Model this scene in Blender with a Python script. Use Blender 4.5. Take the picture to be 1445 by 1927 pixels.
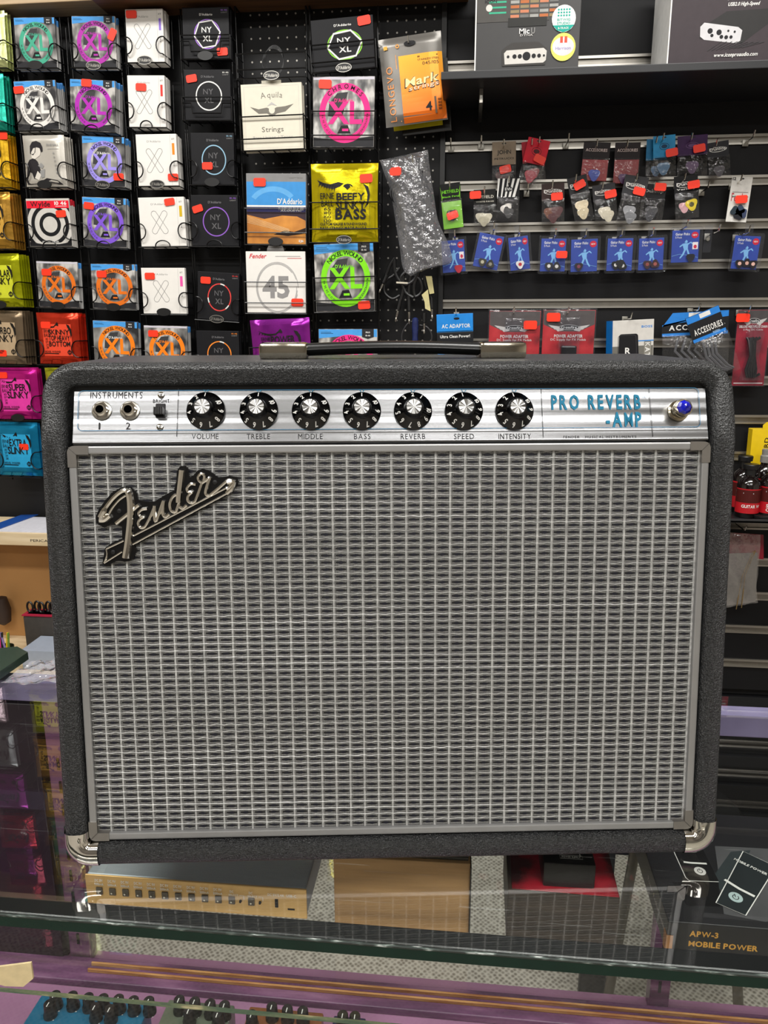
import bpy, bmesh, math, random
from mathutils import Vector, Matrix
random.seed(7)
sin, cos, pi, rad = math.sin, math.cos, math.pi, math.radians
for o in list(bpy.data.objects): bpy.data.objects.remove(o)
SC = bpy.context.scene
COL = SC.collection

# ------------------------------------------------------------------ camera
F, CX, CY, CZ = 1447.0, 722.5, 963.5, 1.55
yaw, pitch, roll = rad(6.11), rad(13.5), rad(-0.165)
fw = Vector((-sin(yaw)*cos(pitch), cos(yaw)*cos(pitch), -sin(pitch)))
rt0 = Vector((cos(yaw), sin(yaw), 0)); up0 = rt0.cross(fw)
RT = cos(roll)*rt0 + sin(roll)*up0
UP = -sin(roll)*rt0 + cos(roll)*up0
CAM = Vector((0, 0, CZ))
cd = bpy.data.cameras.new('camera'); cam = bpy.data.objects.new('camera', cd); COL.objects.link(cam)
cd.sensor_fit = 'HORIZONTAL'; cd.sensor_width = 36; cd.lens = F/1445*36; cd.clip_start = 0.02
cam.matrix_world = Matrix(((RT.x, UP.x, -fw.x, 0), (RT.y, UP.y, -fw.y, 0), (RT.z, UP.z, -fw.z, CZ), (0, 0, 0, 1)))
SC.camera = cam

def ray(x, y): return RT*((x-CX)/F) - UP*((y-CY)/F) + fw
def hit(x, y, axis, val):
    d = ray(x, y); return CAM + d*((val-CAM[axis])/d[axis])
def hitp(x, y, O, N):
    d = ray(x, y); return CAM + d*((O-CAM).dot(N)/d.dot(N))

# ------------------------------------------------------------------ world, lights, exposure
w = bpy.data.worlds.new('world'); SC.world = w; w.use_nodes = True
w.node_tree.nodes['Background'].inputs[0].default_value = (1, .93, .84, 1)
w.node_tree.nodes['Background'].inputs[1].default_value = 0.05
SC.view_settings.view_transform = 'Standard'; SC.view_settings.look = 'None'
SC.view_settings.exposure = -0.05; SC.view_settings.gamma = 1; SC.view_settings.use_curve_mapping = False
CEIL = 3.0
LAMPS = [(-1.0, 1.0, 1.2, .3, 29), (0.55, 1.0, 1.2, .3, 29), (-1.0, -0.7, 1.2, .3, 38), (0.75, -0.7, 1.2, .3, 38), (-1.0, -2.3, 1.2, .3, 24), (0.75, -2.3, 1.2, .3, 24)]
for i, (x, y, sx, sy, p) in enumerate(LAMPS):
    ld = bpy.data.lights.new('ceiling_lamp_light', 'AREA'); ld.shape = 'RECTANGLE'; ld.size = sx; ld.size_y = sy
    ld.energy = p; ld.color = (1, .98, .945)
    lo = bpy.data.objects.new('ceiling_lamp_light', ld); COL.objects.link(lo); lo.location = (x, y, CEIL-.075)

# ------------------------------------------------------------------ helpers
def lin(c):
    return tuple(((v/12.92) if v <= .04045 else ((v+.055)/1.055)**2.4) for v in c)
def hx(s):
    return lin(tuple(int(s[i:i+2], 16)/255 for i in (0, 2, 4)))
MATS = {}
def mat(name, col='808080', rough=.5, metal=0., var=.06, scale=60, bump=0., bscale=300, spec=.5, emit=0., aniso=0., coat=0., vec=(1, 1, 1)):
    if name in MATS: return MATS[name]
    m = bpy.data.materials.new(name); m.use_nodes = True; nt = m.node_tree; b = nt.nodes['Principled BSDF']
    c = hx(col) if isinstance(col, str) else col
    b.inputs['Roughness'].default_value = rough; b.inputs['Metallic'].default_value = metal
    b.inputs['Specular IOR Level'].default_value = spec
    if coat: b.inputs['Coat Weight'].default_value = coat; b.inputs['Coat Roughness'].default_value = .08
    if aniso: b.inputs['Anisotropic'].default_value = aniso
    tc = nt.nodes.new('ShaderNodeTexCoord'); mp = nt.nodes.new('ShaderNodeMapping'); mp.inputs['Scale'].default_value = vec
    nt.links.new(tc.outputs['Object'], mp.inputs['Vector'])
    n = nt.nodes.new('ShaderNodeTexNoise'); n.inputs['Scale'].default_value = scale; n.inputs['Detail'].default_value = 3
    nt.links.new(mp.outputs[0], n.inputs['Vector'])
    r = nt.nodes.new('ShaderNodeValToRGB'); nt.links.new(n.outputs['Fac'], r.inputs[0])
    r.color_ramp.elements[0].position = .3; r.color_ramp.elements[1].position = .7
    r.color_ramp.elements[0].color = tuple(v*(1-var) for v in c)+(1,); r.color_ramp.elements[1].color = tuple(min(1, v*(1+var)) for v in c)+(1,)
    nt.links.new(r.outputs[0], b.inputs['Base Color'])
    if emit:
        nt.links.new(r.outputs[0], b.inputs['Emission Color']); b.inputs['Emission Strength'].default_value = emit
    if bump:
        n2 = nt.nodes.new('ShaderNodeTexNoise'); n2.inputs['Scale'].default_value = bscale; n2.inputs['Detail'].default_value = 3
        nt.links.new(mp.outputs[0], n2.inputs['Vector'])
        bp = nt.nodes.new('ShaderNodeBump'); bp.inputs['Strength'].default_value = bump; bp.inputs['Distance'].default_value = .002
        nt.links.new(n2.outputs['Fac'], bp.inputs['Height']); nt.links.new(bp.outputs[0], b.inputs['Normal'])
    MATS[name] = m; return m
def ramp_mat(name, stops, scale=20, rough=.5, metal=0., vec=(1, 1, 1), detail=4, bump=0.):
    if name in MATS: return MATS[name]
    m = mat(name, rough=rough, metal=metal, scale=scale, vec=vec); nt = m.node_tree
    r = [n for n in nt.nodes if n.type == 'VALTORGB'][0]; cr = r.color_ramp
    while len(cr.elements) > 1: cr.elements.remove(cr.elements[-1])
    cr.elements[0].position = stops[0][0]; cr.elements[0].color = hx(stops[0][1])+(1,)
    for p, c in stops[1:]:
        e = cr.elements.new(p); e.color = hx(c)+(1,)
    [n for n in nt.nodes if n.type == 'TEX_NOISE'][0].inputs['Detail'].default_value = detail
    if bump:
        bp = nt.nodes.new('ShaderNodeBump'); bp.inputs['Strength'].default_value = bump; bp.inputs['Distance'].default_value = .002
        nt.links.new([n for n in nt.nodes if n.type == 'TEX_NOISE'][0].outputs['Fac'], bp.inputs['Height'])
        nt.links.new(bp.outputs[0], nt.nodes['Principled BSDF'].inputs['Normal'])
    return m
def clear_mat(name, tint='ffffff', refl=1.0, rough=.05, bump=0., bscale=60, haze=0., hazecol='ffffff', scratch=0.):
    """a thin clear pane or film: see-through, with a Fresnel gloss and a little haze"""
    if name in MATS: return MATS[name]
    m = bpy.data.materials.new(name); m.use_nodes = True; nt = m.node_tree; N = nt.nodes; L = nt.links
    N.remove(N['Principled BSDF']); out = N['Material Output']
    tr = N.new('ShaderNodeBsdfTransparent'); tr.inputs[0].default_value = hx(tint)+(1,)
    gl = N.new('ShaderNodeBsdfAnisotropic'); gl.inputs['Color'].default_value = (1, 1, 1, 1); gl.inputs['Roughness'].default_value = rough
    fr = N.new('ShaderNodeFresnel'); ge = N.new('ShaderNodeNewGeometry'); io = N.new('ShaderNodeMath'); io.operation = 'MULTIPLY_ADD'
    io.inputs[1].default_value = 1/1.5-1.5; io.inputs[2].default_value = 1.5; L.new(ge.outputs['Backfacing'], io.inputs[0]); L.new(io.outputs[0], fr.inputs[0])
    mu = N.new('ShaderNodeMath'); mu.operation = 'MULTIPLY'; mu.inputs[1].default_value = refl; mu.use_clamp = True
    L.new(fr.outputs[0], mu.inputs[0])
    base = tr
    if haze or scratch:
        df = N.new('ShaderNodeBsdfDiffuse'); df.inputs[0].default_value = hx(hazecol)+(1,)
        mx = N.new('ShaderNodeMixShader'); mx.inputs[0].default_value = haze
        L.new(tr.outputs[0], mx.inputs[1]); L.new(df.outputs[0], mx.inputs[2]); base = mx
        if scratch:
            tc = N.new('ShaderNodeTexCoord'); acc = None
            for k, (ang, sc) in enumerate(((.5, 30), (-.9, 24), (2.2, 36))):
                mp = N.new('ShaderNodeMapping'); mp.inputs['Rotation'].default_value = (0, 0, ang); mp.inputs['Scale'].default_value = (sc*.12, sc*7, 1)
                L.new(tc.outputs['Object'], mp.inputs[0])
                nz = N.new('ShaderNodeTexNoise'); nz.inputs['Scale'].default_value = 1.3; nz.inputs['Detail'].default_value = 2; nz.inputs['Distortion'].default_value = .6
                L.new(mp.outputs[0], nz.inputs['Vector'])
                g = N.new('ShaderNodeMath'); g.operation = 'GREATER_THAN'; g.inputs[1].default_value = .735; L.new(nz.outputs['Fac'], g.inputs[0])
                if acc is None: acc = g
                else:
                    a = N.new('ShaderNodeMath'); a.operation = 'MAXIMUM'; L.new(acc.outputs[0], a.inputs[0]); L.new(g.outputs[0], a.inputs[1]); acc = a
            ms = N.new('ShaderNodeMath'); ms.operation = 'MULTIPLY_ADD'; ms.inputs[1].default_value = scratch; ms.inputs[2].default_value = haze
            L.new(acc.outputs[0], ms.inputs[0]); L.new(ms.outputs[0], mx.inputs[0])
    mix = N.new('ShaderNodeMixShader'); L.new(mu.outputs[0], mix.inputs[0]); L.new(base.outputs[0], mix.inputs[1]); L.new(gl.outputs[0], mix.inputs[2])
    L.new(mix.outputs[0], out.inputs[0])
    if bump:
        tc = N.new('ShaderNodeTexCoord'); nz = N.new('ShaderNodeTexNoise'); nz.inputs['Scale'].default_value = bscale; nz.inputs['Detail'].default_value = 2
        L.new(tc.outputs['Object'], nz.inputs['Vector'])
        bp = N.new('ShaderNodeBump'); bp.inputs['Strength'].default_value = bump; bp.inputs['Distance'].default_value = .01
        L.new(nz.outputs['Fac'], bp.inputs['Height']); L.new(bp.outputs[0], gl.inputs['Normal']); L.new(bp.outputs[0], fr.inputs['Normal'])
    MATS[name] = m; return m

class MB:
    """collects shapes; build() links them as ONE mesh object"""
    def __init__(s): s.v = []; s.f = []; s.m = []; s.mats = []
    def mi(s, m):
        if m not in s.mats: s.mats.append(m)
        return s.mats.index(m)
    def add(s, vs, fs, m):
        b = len(s.v); s.v += [tuple(v) for v in vs]; k = s.mi(m)
        for f in fs: s.f.append([b+i for i in f]); s.m.append(k)
    def box(s, x0, x1, y0, y1, z0, z1, m, c=0., T=None):
        xs, ys, zs = sorted((x0, x1)), sorted((y0, y1)), sorted((z0, z1))
        if c <= 0:
            vs = [(x, y, z) for x in xs for y in ys for z in zs]
            fs = [(0, 1, 3, 2), (4, 6, 7, 5), (0, 4, 5, 1), (2, 3, 7, 6), (0, 2, 6, 4), (1, 5, 7, 3)]
        else:
            c = min(c, .45*min(xs[1]-xs[0], ys[1]-ys[0], zs[1]-zs[0]))
            bm = bmesh.new(); bmesh.ops.create_cube(bm, size=1)
            for v in bm.verts: v.co = Vector((xs[0] if v.co.x < 0 else xs[1], ys[0] if v.co.y < 0 else ys[1], zs[0] if v.co.z < 0 else zs[1]))
            bmesh.ops.bevel(bm, geom=bm.edges[:], offset=c, segments=2, affect='EDGES', profile=.6)
            bm.verts.index_update(); vs = [v.co.copy() for v in bm.verts]; fs = [[v.index for v in f.verts] for f in bm.faces]; bm.free()
        if T: vs = [T @ Vector(v) for v in vs]
        s.add(vs, fs, m)
    def tube(s, pts, r, m, n=6, closed=False, flat=1.0):
        pts = [Vector(p) for p in pts]; k = len(pts)
        if k < 2: return
        rings = []; pu = None
        for i, p in enumerate(pts):
            a = pts[i-1] if (i or closed) else p; b = pts[(i+1) % k] if (i < k-1 or closed) else p
            t = (b-a); t = t.normalized() if t.length > 1e-9 else Vector((0, 0, 1))
            if pu is None:
                ref = Vector((0, 1, 0)) if abs(t.y) < .9 else Vector((1, 0, 0)); u = (ref-t*ref.dot(t)).normalized()
            else:
                u = pu-t*pu.dot(t); u = u.normalized() if u.length > 1e-6 else pu
            pu = u; q = t.cross(u); rr = r[i] if isinstance(r, (list, tuple)) else r
            rings.append([p+u*(rr*cos(2*pi*j/n)*flat)+q*(rr*sin(2*pi*j/n)) for j in range(n)])
        vs = [v for g in rings for v in g]; fs = []
        for i in range(k if closed else k-1):
            a = i*n; b = ((i+1) % k)*n
            for j in range(n): fs.append((a+j, a+(j+1) % n, b+(j+1) % n, b+j))
        if not closed: fs += [tuple(range(n-1, -1, -1)), tuple(range((k-1)*n, k*n))]
        s.add(vs, fs, m)
    def lathe(s, prof, m, n=24, T=None, cap=True):
        """prof: (radius, height) along local +z"""
        vs = []; fs = []
        for r, h in prof:
            for j in range(n): vs.append(Vector((r*cos(2*pi*j/n), r*sin(2*pi*j/n), h)))
        for i in range(len(prof)-1):
            for j in range(n): fs.append((i*n+j, i*n+(j+1) % n, (i+1)*n+(j+1) % n, (i+1)*n+j))
        if cap: fs += [tuple(range(n-1, -1, -1)), tuple(range((len(prof)-1)*n, len(prof)*n))]
        if T: vs = [T @ v for v in vs]
        s.add(vs, fs, m)
    def prism(s, poly, y0, y1, m, T=None):
        """poly in (x,z), extruded along y"""
        k = len(poly)
        vs = [Vector((x, y0, z)) for x, z in poly]+[Vector((x, y1, z)) for x, z in poly]
        ar = sum(poly[i][0]*poly[(i+1) % k][1]-poly[(i+1) % k][0]*poly[i][1] for i in range(k))
        fs = [tuple(range(k)), tuple(range(2*k-1, k-1, -1))]+[(i, i+k, (i+1) % k+k, (i+1) % k) for i in range(k)]
        if (ar < 0) != (y0 > y1): fs = [f[::-1] for f in fs]
        if T: vs = [T @ v for v in vs]
        s.add(vs, fs, m)
    def grid(s, fn, nu, nv, m, close_u=False):
        vs = [fn(i/(nu if close_u else nu-1) if nu > 1 else 0, j/(nv-1)) for i in range(nu) for j in range(nv)]
        fs = []
        for i in range(nu if close_u else nu-1):
            for j in range(nv-1):
                a = i*nv+j; b = ((i+1) % nu)*nv+j; fs.append((a, b, b+1, a+1))
        s.add(vs, fs, m)
    def mesh(s, name, off=None, smooth=False):
        me = bpy.data.meshes.new(name); vs = s.v
        if off is not None: vs = [(v[0]-off[0], v[1]-off[1], v[2]-off[2]) for v in vs]
        me.from_pydata(vs, [], s.f)
        for m in s.mats: me.materials.append(m)
        me.polygons.foreach_set('material_index', s.m)
        if smooth:
            me.polygons.foreach_set('use_smooth', [True]*len(me.polygons))
            try: me.set_sharp_from_angle(angle=rad(38))
            except Exception: pass
        me.update(); return me
    def build(s, name, parent=None, off=None, smooth=False, kind=None, label=None):
        o = bpy.data.objects.new(name, s.mesh(name, off, smooth)); COL.objects.link(o)
        if parent is not None: o.parent = parent
        if kind: o['kind'] = kind
        if label: o['label'] = label
        return o

def tag(o, label, cat, group=None):
    o['label'] = label; o['category'] = cat
    if group: o['group'] = group
    return o
def thing(name, label, cat, M=None, group=None):
    o = bpy.data.objects.new(name, None); COL.objects.link(o); o.empty_display_size = .02
    if M is not None: o.matrix_world = M
    return tag(o, label, cat, group)
def struct(o): o['kind'] = 'structure'; return o

# ------------------------------------------------------------------ lettering: glyph outlines of the built-in font
GL = {}
def make_glyphs():
    chars = "ABCDEFGHIJKLMNOPQRSTUVWXYZabcdefghijklmnopqrstuvwxyz0123456789'.,-/&!?+"
    obs = []
    for st, offs in (('r', 0.), ('b', .022), ('h', .034)):
        for ch in chars:
            c = bpy.data.curves.new('g', 'FONT'); c.body = ch; c.resolution_u = 2; c.offset = offs*(.35 if ch in 'MWNwmK' else 1); c.fill_mode = 'FRONT'
            o = bpy.data.objects.new('g', c); COL.objects.link(o); obs.append((st, ch, o))
    bpy.context.view_layer.update(); dg = bpy.context.evaluated_depsgraph_get()
    for st, ch, o in obs:
        me = bpy.data.meshes.new_from_object(o.evaluated_get(dg)); me.calc_loop_triangles()
        vs = [(v.co.x, v.co.y) for v in me.vertices]; fs = [tuple(t.vertices) for t in me.loop_triangles]
        GL[st+ch] = (vs, fs, min(v[0] for v in vs), max(v[0] for v in vs))
        bpy.data.meshes.remove(me)
    for st, ch, o in obs:
        c = o.data; bpy.data.objects.remove(o); bpy.data.curves.remove(c)
make_glyphs()
CAPH = max(v[1] for v in GL['rH'][0])
def layout(s, st='b', sp=.07):
    out = []; x = 0
    for ch in s:
        if ch == ' ': x += .28; continue
        g = GL.get(st+ch)
        if g is None: continue
        out.append((g, x-g[2])); x += g[3]-g[2]+sp
    return out, max(x-sp, .01)

class Print:
    """flat print in (x,z) of a face looking to -y; each primitive on its own hair-thin layer"""
    def __init__(s, y=0., eps=7e-5, conform=None): s.b = MB(); s.y = y; s.eps = eps; s.k = 1; s.cf = conform
    def _p(s, x, z):
        return (x, s.y-s.k*s.eps-(s.cf(x, z) if s.cf else 0), z)
    def tri(s, pts, fs, m): s.b.add([s._p(*p) for p in pts], fs, m)
    def poly(s, pts, m):
        ar = sum(pts[i][0]*pts[(i+1) % len(pts)][1]-pts[(i+1) % len(pts)][0]*pts[i][1] for i in range(len(pts)))
        if ar < 0: pts = pts[::-1]
        s.tri(pts, [tuple(range(len(pts)))], m); s.k += 1
    def rect(s, x0, z0, x1, z1, m): s.poly([(x0, z0), (x1, z0), (x1, z1), (x0, z1)], m)
    def ellipse(s, cx, cz, rx, rz, m, n=28): s.poly([(cx+rx*cos(2*pi*i/n), cz+rz*sin(2*pi*i/n)) for i in range(n)], m)
    def ring(s, cx, cz, rx, rz, t, m, n=36, a0=0, a1=2*pi, tz=None):
        tz = t if tz is None else tz
        pts = []; k = n+1
        for i in range(k):
            a = a0+(a1-a0)*i/n; pts += [(cx+rx*cos(a), cz+rz*sin(a)), (cx+(rx-t)*cos(a), cz+(rz-tz)*sin(a))]
        s.tri(pts, [(2*i, 2*i+2, 2*i+3, 2*i+1) for i in range(n)], m); s.k += 1
    def line(s, pts, wd, m, closed=False):
        k = len(pts); L = []; 
        for i in range(k):
            a = pts[i-1] if (i or closed) else pts[i]; b = pts[(i+1) % k] if (i < k-1 or closed) else pts[i]
            dx, dz = b[0]-a[0], b[1]-a[1]; l = math.hypot(dx, dz) or 1
            L += [(pts[i][0]-dz/l*wd/2, pts[i][1]+dx/l*wd/2), (pts[i][0]+dz/l*wd/2, pts[i][1]-dx/l*wd/2)]
        s.tri(L, [(2*i+1, (2*i+3) % (2*k), (2*i+2) % (2*k), 2*i) for i in range(k if closed else k-1)], m); s.k += 1
    def text(s, t, cx, cz, h, m, w=None, st='b', rot=0., shear=0., align='c', sp=.07):
        """cap height h, centred at (cx,cz); w squeezes to a width"""
        lay, tw = layout(t, st, sp); sc = h/CAPH; sx = (w/tw) if w else sc
        x0 = {'c': -tw/2, 'l': 0, 'r': -tw}[align]; cr, sr = cos(rot), sin(rot)
        for g, gx in lay:
            pts = []
            for vx, vz in g[0]:
                a = (x0+gx+vx)*sx+shear*vz*sc; b = vz*sc-h/2
                pts.append((cx+a*cr-b*sr, cz+a*sr+b*cr))
            s.tri(pts, g[1], m)
        s.k += 1
    def arctext(s, t, cx, cz, rx, rz, h, m, a_mid=pi/2, span=2., st='b', inside=False):
        lay, tw = layout(t, st, .1); sc = h/CAPH; sg = 1 if inside else -1
        for g, gx in lay:
            c = gx+(g[2]+g[3])/2; a = a_mid+sg*(c/tw-.5)*span; px, pz = cx+rx*cos(a), cz+rz*sin(a)
            ro = a-pi/2 if not inside else a+pi/2; cr, sr = cos(ro), sin(ro); pts = []
            for vx, vz in g[0]:
                u = (gx+vx-c)*sc; q = vz*sc-h/2; pts.append((px+u*cr-q*sr, pz+u*sr+q*cr))
            s.tri(pts, g[1], m)
        s.k += 1
    def build(s, name, parent, **k): return s.b.build(name, parent, **k)

# ------------------------------------------------------------------ common materials
BLACK = mat('black_plastic', '121213', .4)
WIRE = mat('black_wire', '0b0b0c', .28, .3)
CHROME = mat('chrome', 'e6e3dc', .08, 1, .02)
STEEL = mat('steel', 'b9b6ae', .28, 1, .05)
WHITE = mat('white_print', 'e4e3df', .5, spec=.25)
INK = mat('black_ink', '17171a', .45, spec=.25)
TAGM = mat('orange_red_sticker', 'ff3412', .5, 0, .05)
GREYP = mat('grey_print', '8b8a88', .5, spec=.25)
DKGREY = mat('dark_grey_print', '3a3a3c', .5, spec=.25)
CHAR = mat('charcoal_print', '29292c', .5, spec=.25)
def ink(c): return mat('print_'+c, c, .5, spec=.25)

# ------------------------------------------------------------------ room shell
YW = 2.08
XS = hit(836, 400, 1, YW).x
fl = MB()
def floor_mat():
    m = bpy.data.materials.new('floor_vinyl'); m.use_nodes = True; nt = m.node_tree; N = nt.nodes; L = nt.links; b = N['Principled BSDF']
    tc = N.new('ShaderNodeTexCoord'); mp = N.new('ShaderNodeMapping'); mp.inputs['Rotation'].default_value = (0, 0, .78); L.new(tc.outputs['Object'], mp.inputs[0])
    v = N.new('ShaderNodeTexVoronoi'); v.inputs['Scale'].default_value = 95; v.inputs['Randomness'].default_value = .35; L.new(mp.outputs[0], v.inputs['Vector'])
    r = N.new('ShaderNodeValToRGB'); r.color_ramp.elements[0].color = hx('7d766c')+(1,); r.color_ramp.elements[0].position = .15
    r.color_ramp.elements[1].color = hx('cbc5ba')+(1,); r.color_ramp.elements[1].position = .6
    L.new(v.outputs['Distance'], r.inputs[0]); L.new(r.outputs[0], b.inputs['Base Color']); b.inputs['Roughness'].default_value = .45
    bp = N.new('ShaderNodeBump'); bp.inputs['Strength'].default_value = .3; bp.inputs['Distance'].default_value = .003
    L.new(v.outputs['Distance'], bp.inputs['Height']); L.new(bp.outputs[0], b.inputs['Normal'])
    return m
fl.box(-3.2, 2.6, -3.6, YW+.2, -.05, 0, floor_mat()); struct(fl.build('floor'))
plast = mat('shop_plaster', 'b9b2a6', .8, 0, .05, 3)
b = MB(); b.box(-3.2, 2.6, -3.6, YW+.2, CEIL, CEIL+.05, mat('ceiling_tile', 'cfcac0', .9, 0, .05, 8)); struct(b.build('ceiling'))
b = MB(); b.box(-3.25, -3.2, -3.6, YW+.2, 0, CEIL, plast); struct(b.build('wall_left'))
b = MB(); b.box(2.6, 2.65, -3.6, YW+.2, 0, CEIL, plast); struct(b.build('wall_right'))
b = MB(); b.box(-3.2, 2.6, -3.65, -3.6, 0, CEIL, mat('shop_wall_dim', '6f6a64', .8, 0, .1, 2)); struct(b.build('wall_rear'))
b = MB(); b.box(-3.2, 2.6, YW+.02, YW+.08, 0, CEIL, mat('wall_backing', '0c0c0e', .7)); WB = struct(b.build('wall_back'))
for i, (x, y, sx, sy, p) in enumerate(LAMPS):
    nm = ['left ceiling lamp over the aisle behind the counter', 'right ceiling lamp over the aisle behind the counter', 'left ceiling lamp above the customer side', 'right ceiling lamp above the customer side', 'left ceiling lamp at the rear of the shop', 'right ceiling lamp at the rear of the shop'][i]
    t = thing('ceiling_lamp', nm, 'lamp', Matrix.Translation((x, y, CEIL-.07)), 'ceiling lamps')
    b = MB(); b.box(-sx/2-.03, sx/2+.03, -sy/2-.03, sy/2+.03, .005, .07, mat('lamp_housing', 'dddddd', .5), .006); b.build('housing', t)

# slatwall: dark panels with aluminium rails between them
slat = mat('slatwall_panel', '0b0b0e', .6, 0, .1, 30, spec=.3)
alum = mat('aluminium_rail', 'b4b0a8', .35, .9, .06, 40, vec=(.05, 1, 1))
rail_y = [104, 262, 339, 421, 496, 569, 645, 716, 789, 858, 925, 988, 1057, 1121, 1184, 1248]
zs = [hit(1445, y, 1, YW).z for y in rail_y]
zs += [zs[-1]-.093*(k+1) for k in range(7)]
edges = [CEIL-.2]+zs
for i, z in enumerate(edges):
    zb = zs[i]+.011 if i < len(zs) else .06
    top = z-(.011 if i else 0)
    if top-zb < .005: continue
    b = MB(); b.box(XS, 1.7, YW-.002, YW+.02, zb, top, slat, .002); b.build('slat_panel', WB)
for i, z in enumerate(zs[:16]):
    b = MB(); b.box(XS, 1.7, YW-.008, YW+.02, z-.0115, z-.0075, alum); b.box(XS, 1.7, YW-.008, YW+.02, z+.0055, z+.0115, alum)
    b.box(XS, 1.7, YW-.001, YW+.02, z-.0085, z+.0065, mat('rail_groove', '8c8880', .35, .9)); b.build('rail', WB)
# black pegboard behind the string racks
peg = MB(); peg.box(-2.4, XS-.012, YW-.005, YW+.02, 1.2, CEIL, mat('pegboard', '0a0a0c', .55, spec=.3)); pb = peg.build('pegboard', WB)
b = MB(); hm = mat('pegboard_hole_rim', 'a8a49c', .4, .3)
nx = int((XS-.02+.58)/.0226)
for i in range(nx):
    for j in range(34):
        x = XS-.03-i*.0226; z = CZ-.06+j*.026
        b.lathe([(.0024, 0), (.0024, .0006)], hm, 6, Matrix.Translation((x, YW-.005, z)) @ Matrix.Rotation(pi/2, 4, 'X'))
o = b.build('peg_hole_rims', WB, kind='stuff')
# trim column between pegboard and slatwall
b = MB(); b.box(XS-.012, XS, YW-.012, YW+.02, .8, CEIL, BLACK); struct(b.build('trim_1'))

# wooden soffit above the racks and the lighter board in front of it on the left
woodm = ramp_mat('brown_wood', [(.3, '4a3220'), (.6, '6b4a30')], 6, .5, 0, (1, 12, 12))
woodl = ramp_mat('light_wood', [(.3, 'a98d6c'), (.65, 'c7ad8b')], 5, .5, 0, (1, 14, 14))
zsof = hit(430, 27, 1, YW).z
xe = hit(178, 3, 1, 1.985).x
b = MB(); b.box(xe+.004, XS+.05, 1.93, YW-.006, zsof, zsof+.03, woodm, .002)
tag(b.build('overhead_wood_board'), 'dark brown wooden board overhanging the string racks', 'shelf')
xe = hit(178, 3, 1, 1.985).x
zf = hit(60, 6, 1, 1.985).z
b = MB(); b.box(-2.4, xe, 1.985, YW-.006, zf, zf+.022, woodl, .002); b2 = b.build('overhead_shelf')
tag(b2, 'pale wooden shelf board at the top left above the teal ring pack', 'shelf')

# ------------------------------------------------------------------ the glass display counter
GZ = CZ-.503                       # top of the counter glass
SZ = CZ-.625                       # top of the inner glass shelf
DZ = CZ-1.02                       # deck of the case
CF, CB = .538, 1.03
XL, XR = -1.7, 1.35
xpL = hit(150, 1740, 1, 1.0).x
xpR = hit(1252, 1870, 1, 1.0).x
purple = ramp_mat('purple_paint', [(.30, '4a2c48'), (.5, '6d4267'), (.68, '8e6284')], 9, .35, 0, (1, 6, 6))
purple2 = mat('purple_paint_light', '956888', .35, 0, .15, 8)
orangew = ramp_mat('worn_orange_wood', [(.35, 'a8682f'), (.6, 'd39a5c')], 16, .5, 0, (1, 9, 9))
edge_g = mat('glass_green_edge', '06231a', .25, 0, .1, spec=.2)
gtop = clear_mat('counter_glass', 'fafcfb', 1.6, .012, 0, haze=.002, hazecol='cfd4d0', scratch=.10)
gshelf = clear_mat('shelf_glass', 'fafcfb', 1.0, .012, 0, haze=.001, hazecol='cfd4d0')
gfront = clear_mat('front_glass', 'fcfdfc', .5, .012, 0, haze=.001, hazecol='cfd4d0', scratch=.06)
gunder = clear_mat('glass_underside', 'fafbfa', 0., .1)
case = thing('display_counter', 'purple wooden display counter with a scratched glass top and glass shelf', 'counter', Matrix.Translation((0, .8, 0)))
coff = (0, .8, 0)
def slab(nm, x0, x1, y0, y1, z0, z1, gm, em, top=True):
    b = MB(); V = [(x, y, z) for x in (x0, x1) for y in (y0, y1) for z in (z0, z1)]
    b.add(V, [(1, 5, 7, 3)], gm); b.add(V, [(0, 2, 6, 4)], gunder); b.add(V, [(0, 4, 5, 1)], em); b.add(V, [(2, 3, 7, 6), (0, 1, 3, 2), (4, 6, 7, 5)], gunder)
    return b.build(nm, case, coff)
slab('glass_top', XL, XR, CF, CB, GZ-.012, GZ, gtop, edge_g)
b = MB()   # ground chamfer and scuffed white line along the front edge of the top
scuff = ramp_mat('scuffed_glass_edge', [(.5, '1c2420'), (.6, '4a554f'), (.7, 'b8bcb8')], 130, .5, 0, (.5, 2, 2))
b.box(XL, XR, CF-.0008, CF+.0016, GZ-.0014, GZ+.0003, scuff, .0004); b.build('ground_edge', case, coff)
slab('glass_shelf', XL, XR, .578, 0.96, SZ-.0055, SZ, gshelf, ramp_mat('shelf_green_edge', [(.4, '38523c'), (.6, '66704e'), (.72, 'c2b48a')], 60, .2, 0, (.4, 2, 2)))
b = MB(); y0 = .548
b.add([(XL, y0, DZ-.02), (XR, y0, DZ-.02), (XR, y0, GZ-.012), (XL, y0, GZ-.012)], [(0, 1, 2, 3)], gfront); b.build('glass_pane', case, coff)
rub = mat('black_rubber', '0d0f10', .3)
b = MB(); b.box(XL, XR, CF+.016, CF+.036, GZ-.017, GZ-.0125, rub, .002); b.build('rubber_channel', case, coff)
b = MB(); b.box(XL, XR, .548, 1.03, DZ-.03, DZ, purple2); b.build('deck', case, coff)
b = MB(); b.box(XL, XR, 0.957, 1.004, DZ, DZ+.012, purple, .002); b.build('sill', case, coff)
for y in (.974, .987):
    b = MB(); b.box(xpL+.02, XR, y, y+.0035, DZ+.012, DZ+.018, orangew, .001); b.build('door_track', case, coff)
b = MB(); b.box(XL, XR, .55, .58, 0, DZ-.03, mat('plum_panel', '21141f', .4, 0, .15, 6)); b.build('plinth', case, coff)
b = MB(); b.box(XL, xpL-.035, 1.0, 1.025, DZ, GZ-.05, mat('plum_panel'), .002); b.build('back_panel', case, coff)
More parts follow.
